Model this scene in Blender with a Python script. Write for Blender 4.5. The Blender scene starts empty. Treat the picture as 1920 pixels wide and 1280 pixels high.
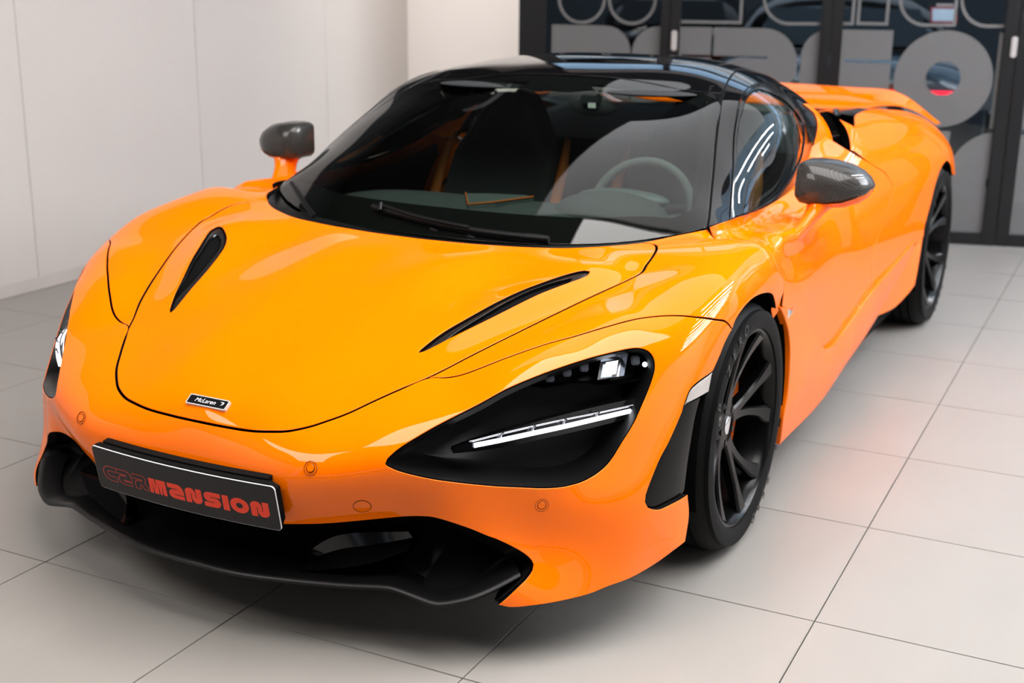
import bpy, bmesh, math, random
import numpy as np
from mathutils import Vector, Matrix
from mathutils.geometry import delaunay_2d_cdt

scene = bpy.context.scene
COL = scene.collection
random.seed(7)

# ------------------------------------------------------------------ camera
cam_data = bpy.data.cameras.new('camera')
cam = bpy.data.objects.new('camera', cam_data)
COL.objects.link(cam)
cam_data.sensor_width = 36.0
cam_data.lens = 36.0 * 2384.5132 / 1920.0
cam_data.clip_start = 0.05
_fw = Vector((-0.85451936, -0.44416509, -0.26928432))
_rt = Vector((-0.46387498, 0.88583368, 0.01089464))
_up = Vector((-0.2337021, -0.13422394, 0.9629991))
_m = Matrix((_rt, _up, -_fw)).transposed().to_4x4()
_m.translation = Vector((3.04349259, 1.84615189, 1.42336401))
cam.matrix_world = _m
cam_data.dof.use_dof = True
cam_data.dof.focus_distance = 2.75
cam_data.dof.aperture_fstop = 3.6
scene.camera = cam

# ------------------------------------------------------------------ world, exposure
world = bpy.data.worlds.new('world')
scene.world = world
world.use_nodes = True
world.node_tree.nodes['Background'].inputs[0].default_value = (0.75, 0.85, 1.0, 1)
world.node_tree.nodes['Background'].inputs[1].default_value = 0.25
scene.view_settings.view_transform = 'Standard'
scene.view_settings.look = 'None'
scene.view_settings.gamma = 1.0
scene.view_settings.exposure = 1.3
scene.view_settings.use_curve_mapping = False

def area_light(name, loc, target, sx, sy, power, col):
    l = bpy.data.lights.new(name, 'AREA')
    l.shape = 'RECTANGLE'; l.size = sx; l.size_y = sy; l.energy = power; l.color = col
    o = bpy.data.objects.new(name, l); COL.objects.link(o)
    o.location = loc
    o.rotation_euler = (Vector(target) - Vector(loc)).to_track_quat('-Z', 'Y').to_euler()
    return o
# area light added on the car's left, no window stands there; dim blue light in the hall beyond the glass
area_light('added_side_light', (0.5, 8.2, 1.75), (0.5, 0.0, 1.2), 11.0, 2.6, 20, (0.95, 0.97, 1.0))
area_light('hall_light', (-6.6, 0.6, 3.3), (-6.6, 0.6, 0.0), 3.0, 5.0, 30, (0.62, 0.80, 1.0))
cy = scene.cycles
cy.max_bounces = 7; cy.diffuse_bounces = 3; cy.glossy_bounces = 4; cy.transmission_bounces = 4; cy.transparent_max_bounces = 12
cy.caustics_reflective = False; cy.caustics_refractive = False; cy.sample_clamp_indirect = 6.0
cy.use_denoising = True
# ------------------------------------------------------------------ materials
def mat(name, col, rough=0.5, metal=0.0, coat=0.0, spec=0.5, emit=None, es=0.0, trans=0.0, ior=1.45, coat_rough=0.03, alpha=1.0):
    m = bpy.data.materials.new(name); m.use_nodes = True
    b = m.node_tree.nodes['Principled BSDF']
    b.inputs['Base Color'].default_value = (*col, 1)
    b.inputs['Roughness'].default_value = rough
    b.inputs['Metallic'].default_value = metal
    b.inputs['Coat Weight'].default_value = coat
    b.inputs['Coat Roughness'].default_value = coat_rough
    b.inputs['Specular IOR Level'].default_value = spec
    b.inputs['IOR'].default_value = ior
    b.inputs['Transmission Weight'].default_value = trans
    b.inputs['Alpha'].default_value = alpha
    if emit:
        b.inputs['Emission Color'].default_value = (*emit, 1)
        b.inputs['Emission Strength'].default_value = es
    return m
def noise_var(m, scale, amount, detail=4.0, coords='Object', bump=0.0, stretch=(1,1,1)):
    """slight procedural colour variation (and relief) around the base colour"""
    nt = m.node_tree; b = nt.nodes['Principled BSDF']
    tc = nt.nodes.new('ShaderNodeTexCoord'); mp = nt.nodes.new('ShaderNodeMapping'); mp.inputs['Scale'].default_value = stretch
    n = nt.nodes.new('ShaderNodeTexNoise'); n.inputs['Scale'].default_value = scale; n.inputs['Detail'].default_value = detail
    nt.links.new(tc.outputs[coords], mp.inputs[0]); nt.links.new(mp.outputs[0], n.inputs[0])
    mx = nt.nodes.new('ShaderNodeMix'); mx.data_type = 'RGBA'
    c = b.inputs['Base Color'].default_value
    mx.inputs['A'].default_value = (*[min(1, v * (1 + amount)) for v in c[:3]], 1)
    mx.inputs['B'].default_value = (*[v * (1 - amount) for v in c[:3]], 1)
    nt.links.new(n.outputs[0], mx.inputs['Factor']); nt.links.new(mx.outputs['Result'], b.inputs['Base Color'])
    if bump:
        bp = nt.nodes.new('ShaderNodeBump'); bp.inputs['Strength'].default_value = bump; bp.inputs['Distance'].default_value = 0.01
        nt.links.new(n.outputs[0], bp.inputs['Height']); nt.links.new(bp.outputs[0], b.inputs['Normal'])
    return m
def glass(name, tint, refl=1.0):
    """thin tinted pane: transmits the tint, mirrors by Fresnel"""
    m = bpy.data.materials.new(name); m.use_nodes = True; nt = m.node_tree
    nt.nodes.clear()
    out = nt.nodes.new('ShaderNodeOutputMaterial'); mix = nt.nodes.new('ShaderNodeMixShader')
    tr = nt.nodes.new('ShaderNodeBsdfTransparent'); gl = nt.nodes.new('ShaderNodeBsdfGlossy'); fr = nt.nodes.new('ShaderNodeFresnel')
    tr.inputs[0].default_value = (*tint, 1); gl.inputs[0].default_value = (refl, refl, refl, 1); gl.inputs['Roughness'].default_value = 0.0
    fr.inputs[0].default_value = 1.5
    nt.links.new(fr.outputs[0], mix.inputs[0]); nt.links.new(tr.outputs[0], mix.inputs[1]); nt.links.new(gl.outputs[0], mix.inputs[2])
    nt.links.new(mix.outputs[0], out.inputs[0])
    return m
def carbon(name, c0, c1, scale):
    m = mat(name, c0, rough=0.35, coat=0.45, spec=0.2); nt = m.node_tree; b = nt.nodes['Principled BSDF']
    tc = nt.nodes.new('ShaderNodeTexCoord'); w = nt.nodes.new('ShaderNodeTexChecker')
    w.inputs['Scale'].default_value = scale; w.inputs['Color1'].default_value = (*c0, 1); w.inputs['Color2'].default_value = (*c1, 1)
    nt.links.new(tc.outputs['Object'], w.inputs[0]); nt.links.new(w.outputs[0], b.inputs['Base Color'])
    return m

M = {}
M['paint'] = mat('orange_paint', (1.0, 0.168, 0.0), rough=0.5, spec=0.0, coat=0.7, coat_rough=0.012)
M['gloss_black'] = mat('gloss_black', (0.002, 0.002, 0.0022), rough=0.12, spec=0.5, coat=0.0)
M['roof_black'] = mat('roof_black', (0.002, 0.002, 0.0025), rough=0.03, spec=0.6)
M['satin_black'] = mat('satin_black', (0.0025, 0.0025, 0.0028), rough=0.38, spec=0.3)
M['matte_black'] = mat('matte_black', (0.002, 0.002, 0.002), rough=0.8, spec=0.15)
M['void_black'] = mat('void_black', (0.002, 0.002, 0.002), rough=0.9, spec=0.1)
M['rubber'] = noise_var(mat('rubber', (0.0045, 0.0045, 0.0045), rough=0.6, spec=0.12), 60, 0.2)
M['wheel_black'] = mat('wheel_black', (0.0025, 0.0025, 0.0027), rough=0.22, spec=0.25)
M['chrome'] = mat('chrome', (0.75, 0.75, 0.77), rough=0.12, metal=1.0)
M['lamp_silver'] = mat('lamp_silver', (0.40, 0.41, 0.44), rough=0.2, metal=1.0)
M['led'] = mat('led_white', (0.9, 0.92, 1.0), rough=0.3, emit=(0.90, 0.93, 1.0), es=1.6)
M['white_print'] = mat('white_print', (0.85, 0.85, 0.87), rough=0.4)
M['red_print'] = mat('red_print', (0.80, 0.045, 0.012), rough=0.5)
M['badge_red'] = mat('badge_red', (0.45, 0.01, 0.01), rough=0.3)
M['plate'] = noise_var(mat('plate_grey', (0.018, 0.0165, 0.0175), rough=0.5, spec=0.3), 14, 0.2)
M['carbon'] = carbon('carbon_weave', (0.003, 0.003, 0.003), (0.018, 0.017, 0.016), 260)
M['windshield'] = glass('windshield_glass', (0.62, 0.72, 0.66))
M['side_glass'] = glass('side_glass', (0.45, 0.62, 0.54))
M['clear_lens'] = glass('clear_lens', (0.92, 0.93, 0.95))
M['brake'] = mat('brake_orange', (0.75, 0.13, 0.005), rough=0.4, coat=0.4)
M['disc'] = noise_var(mat('brake_disc', (0.10, 0.10, 0.10), rough=0.35, metal=0.9), 80, 0.3)
M['alcantara'] = noise_var(mat('dark_trim', (0.030, 0.032, 0.034), rough=0.85, spec=0.2), 120, 0.25)
M['dash'] = noise_var(mat('dash_trim', (0.055, 0.062, 0.064), rough=0.75, spec=0.25), 90, 0.2)
M['trim_orange'] = mat('trim_orange', (0.55, 0.13, 0.010), rough=0.6)

# ------------------------------------------------------------------ objects
def tag(o, label=None, cat=None, group=None, kind=None):
    if label: o['label'] = label
    if cat: o['category'] = cat
    if group: o['group'] = group
    if kind: o['kind'] = kind
    return o
def link(o, parent=None):
    COL.objects.link(o)
    if parent is not None: o.parent = parent
    return o
def empty(name, loc=(0,0,0), parent=None):
    o = bpy.data.objects.new(name, None); o.location = loc; o.empty_display_size = 0.1
    return link(o, parent)
def mesh_obj(name, verts, faces, m, parent=None, smooth=True, normals=None, mats=None, fm=None):
    me = bpy.data.meshes.new(name)
    me.from_pydata([tuple(map(float, v)) for v in verts], [], [tuple(int(i) for i in f) for f in faces])
    for mm in (mats or [m]): me.materials.append(mm)
    if fm is not None: me.polygons.foreach_set('material_index', [int(i) for i in fm])
    if smooth: me.polygons.foreach_set('use_smooth', [True] * len(me.polygons))
    me.update()
    if normals is not None:
        me.normals_split_custom_set_from_vertices([tuple(map(float, n)) for n in normals])
    return link(bpy.data.objects.new(name, me), parent)
def bm_obj(name, bm, m, parent=None, smooth=False, angle=None):
    me = bpy.data.meshes.new(name); bm.normal_update(); bm.to_mesh(me); bm.free(); me.materials.append(m)
    if smooth or angle:
        me.polygons.foreach_set('use_smooth', [True] * len(me.polygons))
        if angle: me.set_sharp_from_angle(angle=math.radians(angle))
    return link(bpy.data.objects.new(name, me), parent)
def add_box(bm, lo, hi, bevel=0.0):
    lo = Vector(lo); hi = Vector(hi)
    r = bmesh.ops.create_cube(bm, size=1.0, matrix=Matrix.Translation((lo + hi) / 2) @ Matrix.Diagonal((*(hi - lo), 1)))
    if bevel:
        es = list({e for v in r['verts'] for e in v.link_edges})
        bmesh.ops.bevel(bm, geom=es, offset=bevel, segments=2, affect='EDGES')
def box_obj(name, lo, hi, m, parent=None, bevel=0.0):
    bm = bmesh.new(); add_box(bm, lo, hi, bevel)
    return bm_obj(name, bm, m, parent, angle=40 if bevel else None)
def tube_obj(name, pts, rad, m, parent=None, seg=10, closed=False, flat=1.0, up=None):
    """sweep an ellipse (rad, rad*flat) along a polyline; rad may be a list"""
    P = np.array(pts, float); n = len(P)
    rads = rad if hasattr(rad, '__len__') else [rad] * n
    V, Fc = [], []
    for i in range(n):
        a = P[(i - 1) % n] if closed or i > 0 else P[i]; b = P[(i + 1) % n] if closed or i < n - 1 else P[i]
        t = b - a; t /= np.linalg.norm(t) + 1e-12
        u = np.array(up if up is not None else (0, 0, 1.0)); u = u - t * (u @ t)
        if np.linalg.norm(u) < 1e-4: u = np.array([1.0, 0, 0]) - t * t[0]
        u /= np.linalg.norm(u); w = np.cross(t, u)
        for k in range(seg):
            an = 2 * math.pi * k / seg
            V.append(P[i] + w * rads[i] * math.cos(an) + u * rads[i] * flat * math.sin(an))
    m_ = n if closed else n - 1
    for i in range(m_):
        for k in range(seg):
            j = (i + 1) % n; k2 = (k + 1) % seg
            Fc.append((i * seg + k, j * seg + k, j * seg + k2, i * seg + k2))
    if not closed:
        Fc.append(tuple(range(seg))); Fc.append(tuple(reversed(range((n - 1) * seg, n * seg))))
    o = mesh_obj(name, V, Fc, m, parent); fix_normals(o); o.data.set_sharp_from_angle(angle=math.radians(60)); return o
def fix_normals(o):
    bm = bmesh.new(); bm.from_mesh(o.data); bmesh.ops.recalc_face_normals(bm, faces=bm.faces); bm.to_mesh(o.data); bm.free()
def copy_tree(o, parent=None):
    c = o.copy(); COL.objects.link(c)
    c.parent = parent
    for ch in list(o.children):
        if ch != c: copy_tree(ch, c)
    return c
def mirror_obj(o, parent):
    """a mirrored twin (y -> -y) with its own mesh, sub-parts included"""
    c = o.copy()
    if o.data:
        me = o.data.copy(); n = len(me.vertices); co = np.zeros(n * 3); me.vertices.foreach_get('co', co)
        nl = len(me.loops); had = me.has_custom_normals
        if had:
            nv = np.zeros(nl * 3); me.corner_normals.foreach_get('vector', nv); nv = nv.reshape(-1, 3)
            lv = np.zeros(nl, int); me.loops.foreach_get('vertex_index', lv)
            vn = np.zeros((n, 3)); vn[lv] = nv; vn[:, 1] *= -1
        co[1::3] *= -1; me.vertices.foreach_set('co', co); me.flip_normals(); me.update()
        if had: me.normals_split_custom_set_from_vertices([tuple(v) for v in vn])
        c.data = me
    c.location = (o.location.x, -o.location.y, o.location.z)
    COL.objects.link(c); c.parent = parent
    for ch in list(o.children): mirror_obj(ch, c)
    return c

# ------------------------------------------------------------------ curves
def resample(pts, step, closed=False, corner=50.0):
    """Catmull-Rom through the points, keeping sharp corners"""
    P = np.array(pts, float); n = len(P)
    keep = [0]
    for i in range(1, n):
        if np.linalg.norm(P[i] - P[keep[-1]]) > 1e-6: keep.append(i)
    P = P[keep]; n = len(P)
    if closed and np.linalg.norm(P[0] - P[-1]) < 1e-6: P = P[:-1]; n -= 1
    def g(i): return P[i % n] if closed else P[min(max(i, 0), n - 1)]
    sharp = []
    for i in range(n):
        a = g(i) - g(i - 1); b = g(i + 1) - g(i)
        la, lb = np.linalg.norm(a), np.linalg.norm(b)
        sharp.append(la < 1e-9 or lb < 1e-9 or math.degrees(math.acos(max(-1, min(1, a @ b / la / lb)))) > corner)
    out = []
    for i in range(n if closed else n - 1):
        p0, p1, p2, p3 = g(i - 1), g(i), g(i + 1), g(i + 2)
        L = np.linalg.norm(p2 - p1)
        m1 = (p2 - p1) if sharp[i] else (p2 - p0) * (L / (np.linalg.norm(p2 - p1) + np.linalg.norm(p1 - p0)))
        m2 = (p2 - p1) if sharp[(i + 1) % n] else (p3 - p1) * (L / (np.linalg.norm(p3 - p2) + np.linalg.norm(p2 - p1)))
        k = max(1, int(round(L / step)))
        for j in range(k):
            t = j / k
            out.append((2*t**3-3*t**2+1)*p1 + (t**3-2*t**2+t)*m1 + (-2*t**3+3*t**2)*p2 + (t**3-t**2)*m2)
    if not closed: out.append(P[-1])
    return np.array(out)
def mirror_pts(P): return [(p[0], -p[1], p[2]) for p in P]

# ------------------------------------------------------------------ smooth body surfaces
class Chart:
    """directions from an inner point O mapped to a plane (stereographic)"""
    def __init__(s, O, d):
        s.O = np.array(O, float); d = np.array(d, float); s.d = d / np.linalg.norm(d)
        a = np.cross((0, 1, 0), s.d)
        if np.linalg.norm(a) < 0.3: a = np.cross((1, 0, 0), s.d)
        s.a = a / np.linalg.norm(a); s.b = np.cross(s.d, s.a)
    def to(s, P):
        q = np.asarray(P, float) - s.O; r = np.linalg.norm(q, axis=-1); n = q / r[..., None]
        k = 2 / (1 + n @ s.d); return np.stack([n @ s.a * k, n @ s.b * k], -1), r
    def dir(s, uv):
        w = (uv ** 2).sum(-1) / 4; den = 1 + w
        return ((1 - w) / den)[..., None] * s.d + (uv[..., 0] / den)[..., None] * s.a + (uv[..., 1] / den)[..., None] * s.b
class Surf:
    """polyharmonic spline radius over a chart, through measured body points"""
    def __init__(s, chart, P, lam=1e-4, mirror=True):
        s.ch = chart; A = np.asarray([p if len(p) == 4 else (*p, 1.0) for p in P], float); P = A[:, :3]; w = A[:, 3]
        if mirror:
            m = P[:, 1] > 1e-6; P = np.vstack([P, P[m] * [1, -1, 1]]); w = np.concatenate([w, w[m]])
        uv, r = chart.to(P); s.uv = uv; n = len(P)
        A = np.zeros((n + 3, n + 3)); A[:n, :n] = s.phi(uv, uv) + np.diag(lam / w)
        T = np.c_[np.ones(n), uv]; A[:n, n:] = T; A[n:, :n] = T.T
        s.c = np.linalg.solve(A, np.r_[r, 0, 0, 0])
    def phi(s, a, b):
        d2 = ((a[:, None] - b[None]) ** 2).sum(-1); return d2 * np.sqrt(d2)
    def r(s, uv):
        n = len(s.uv); out = np.empty(len(uv))
        for i in range(0, len(uv), 4000):
            q = uv[i:i + 4000]; out[i:i + 4000] = s.phi(q, s.uv) @ s.c[:n] + s.c[n] + q @ s.c[n + 1:]
        return out
    def at(s, uv): return s.ch.O + s.ch.dir(uv) * s.r(uv)[:, None]
    def frame(s, uv, e=2e-3):
        Pu = (s.at(uv + [e, 0]) - s.at(uv - [e, 0])) / (2 * e); Pv = (s.at(uv + [0, e]) - s.at(uv - [0, e])) / (2 * e)
        n = np.cross(Pu, Pv); n /= np.linalg.norm(n, axis=1)[:, None]
        sg = np.sign(((s.at(uv) - s.ch.O) * n).sum(1)); n *= sg[:, None]
        return Pu, Pv, n
    def on(s, pts):
        """drop points radially onto the surface"""
        uv, _ = s.ch.to(np.array(pts, float)); return s.at(uv)
    def normal(s, pts):
        uv, _ = s.ch.to(np.array(pts, float)); return s.frame(uv)[2]
def inside(poly, pts):
    x, y = pts[:, 0], pts[:, 1]; c = np.zeros(len(pts), bool); n = len(poly)
    for i in range(n):
        x1, y1 = poly[i]; x2, y2 = poly[(i + 1) % n]
        if y1 == y2: continue
        k = ((y1 > y) != (y2 > y)) & (x < (x2 - x1) * (y - y1) / (y2 - y1) + x1); c ^= k
    return c
def seg_dist(poly, pts):
    d = np.full(len(pts), 9.0)
    for i in range(len(poly)):
        a = poly[i]; b = poly[(i + 1) % len(poly)]; e = b - a; L = e @ e + 1e-18
        t = np.clip(((pts - a) @ e) / L, 0, 1); q = a + t[:, None] * e
        d = np.minimum(d, np.sqrt(((pts - q) ** 2).sum(1)))
    return d
def panel(name, S, outline, m, parent=None, holes=(), step=0.014, gap=0.002, flange=0.012, lift=0.0, rnd=0.0015, corner=50.0, dark=True):
    """a trimmed sheet of surface S: outline and holes in 3-D, edges rounded and turned in"""
    rings = []
    for k, ol in enumerate([outline] + list(holes)):
        P = resample(ol, step * 0.8, closed=True, corner=corner); uv, _ = S.ch.to(P)
        area = 0.5 * np.sum(uv[:, 0] * np.roll(uv[:, 1], -1) - np.roll(uv[:, 0], -1) * uv[:, 1])
        if (area < 0) != (k > 0): uv = uv[::-1]           # outline ccw, holes cw: material always on the left
        t = np.roll(uv, -1, 0) - np.roll(uv, 1, 0); t /= np.linalg.norm(t, axis=1)[:, None] + 1e-12
        out2 = np.stack([t[:, 1], -t[:, 0]], 1)
        Pu, Pv, _ = S.frame(uv); sc = np.sqrt((np.linalg.norm(Pu, axis=1) * np.linalg.norm(Pv, axis=1)))
        rings.append((uv - out2 * ((gap + rnd) / sc)[:, None], out2, sc))
    scm = np.median(np.concatenate([r[2] for r in rings])); h = step / scm
    lo = rings[0][0].min(0); hi = rings[0][0].max(0)
    gx = np.arange(lo[0], hi[0], h); gy = np.arange(lo[1], hi[1], h * 0.87)
    X, Y = np.meshgrid(gx, gy); X = X + (np.arange(len(gy)) % 2)[:, None] * h * 0.5
    G = np.stack([X.ravel(), Y.ravel()], 1)
    ok = inside(rings[0][0], G)
    for r in rings[1:]: ok &= ~inside(r[0], G)
    G = G[ok]
    for r in rings: G = G[seg_dist(r[0], G) > h * 0.55]
    V2 = np.concatenate([r[0] for r in rings] + [G]); E = []; off = 0; spans = []
    for r in rings:
        n = len(r[0]); E += [(off + i, off + (i + 1) % n) for i in range(n)]; spans.append((off, n)); off += n
    v, e, f, ov, oe, of = delaunay_2d_cdt([Vector(p) for p in V2.tolist()], E, [], 4 if len(rings) > 1 else 1, 1e-7)
    new_of = {}
    for i, src in enumerate(ov):
        for q in src: new_of[q] = i
    UV = np.array([tuple(p) for p in v]); Pu, Pv, N = S.frame(UV); P = S.at(UV) + N * lift
    faces = []
    if len(rings) > 1:
        cen = np.array([(UV[t[0]] + UV[t[1]] + UV[t[2]]) / 3 for t in f]); okf = inside(rings[0][0], cen)
        for r in rings[1:]: okf &= ~inside(r[0], cen)
        f = [t for t, k in zip(f, okf) if k]
    for t in f:
        a, b, c = (UV[i] for i in t[:3]); ar = (b[0]-a[0])*(c[1]-a[1]) - (b[1]-a[1])*(c[0]-a[0])
        faces.append(tuple(t) if ar > 0 else tuple(reversed(t)))
    # orientation of chart (u,v) against the outward normal
    flip = (np.cross(Pu[0], Pv[0]) @ N[0]) < 0
    if flip: faces = [tuple(reversed(t)) for t in faces]
    V = [*P]; NN = [*N]; fmi = [0] * len(faces)
    for (o, n), (uvr, out2, sc) in zip(spans, rings):
        idx = [new_of[o + i] for i in range(n)]
        e3 = Pu[idx] * out2[:, :1] + Pv[idx] * out2[:, 1:]; e3 -= N[idx] * (e3 * N[idx]).sum(1)[:, None]; e3 /= np.linalg.norm(e3, axis=1)[:, None] + 1e-12
        b1 = len(V); V += [*(P[idx] + e3 * rnd * 0.7 - N[idx] * rnd * 0.3)]; NN += [*((e3 + N[idx]) * 0.7071)]
        b2 = len(V); V += [*(P[idx] + e3 * rnd - N[idx] * rnd)]; NN += [*e3]
        b3 = len(V); V += [*(P[idx] + e3 * rnd - N[idx] * (rnd + flange))]; NN += [*e3]
        for i in range(n):
            j = (i + 1) % n
            for A, B in (((idx[i], idx[j]), (b1 + i, b1 + j)), ((b1 + i, b1 + j), (b2 + i, b2 + j)), ((b2 + i, b2 + j), (b3 + i, b3 + j))):
                q = (A[0], B[0], B[1], A[1])
                faces.append(tuple(reversed(q)) if flip else q); fmi.append(1 if A[0] >= b2 else 0)
    if dark and flange > 0: return mesh_obj(name, V, faces, m, parent, normals=NN, mats=[m, M['void_black']], fm=fmi)  # turned-in edges blackened: shade of the panel gaps put into the colour
    return mesh_obj(name, V, faces, m, parent, normals=NN)
def loft_loops(name, loops, m, parent=None, cap=False, closed=True, flip=False, sharp=40):
    """bridge equal-length vertex loops"""
    n = len(loops[0]); V = [p for l in loops for p in l]; Fc = []
    for a in range(len(loops) - 1):
        for i in range(n if closed else n - 1):
            j = (i + 1) % n; Fc.append((a * n + i, a * n + j, (a + 1) * n + j, (a + 1) * n + i))
    if cap: Fc.append(tuple(range((len(loops) - 1) * n, len(loops) * n)))
    if flip: Fc = [tuple(reversed(t)) for t in Fc]
    o = mesh_obj(name, V, Fc, m, parent)
    if sharp: o.data.set_sharp_from_angle(angle=math.radians(sharp))
    return o
def flat_fill(name, loops2, to3, m, parent=None, thick=0.0):
    """fill 2-D loops (first outer, rest holes; several shapes allowed as list of such lists)"""
    V, Fc = [], []
    for shape in loops2:
        pts, E = [], []
        for lp in shape:
            o = len(pts); n = len(lp); pts += [Vector(p) for p in lp]; E += [(o + i, o + (i + 1) % n) for i in range(n)]
        v, e, f, *_ = delaunay_2d_cdt(pts, E, [], 4, 1e-8)
        if len(shape) > 1:
            vv = np.array([tuple(p) for p in v]); cen = np.array([(vv[t[0]] + vv[t[1]] + vv[t[2]]) / 3 for t in f]); okf = inside(np.array(shape[0]), cen)
            for lp in shape[1:]: okf &= ~inside(np.array(lp), cen)
            f = [t for t, k in zip(f, okf) if k]
        b = len(V); V += [to3(p[0], p[1]) for p in v]
        for t in f:
            a_, b_, c_ = v[t[0]], v[t[1]], v[t[2]]
            ar = (b_[0]-a_[0])*(c_[1]-a_[1]) - (b_[1]-a_[1])*(c_[0]-a_[0])
            t = t if ar > 0 else list(reversed(t))
            Fc.append(tuple(b + i for i in t))
    o = mesh_obj(name, V, Fc, m, parent, smooth=False)
    if thick:
        md = o.modifiers.new('thickness', 'SOLIDIFY'); md.thickness = thick; md.offset = 0
    return o
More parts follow.
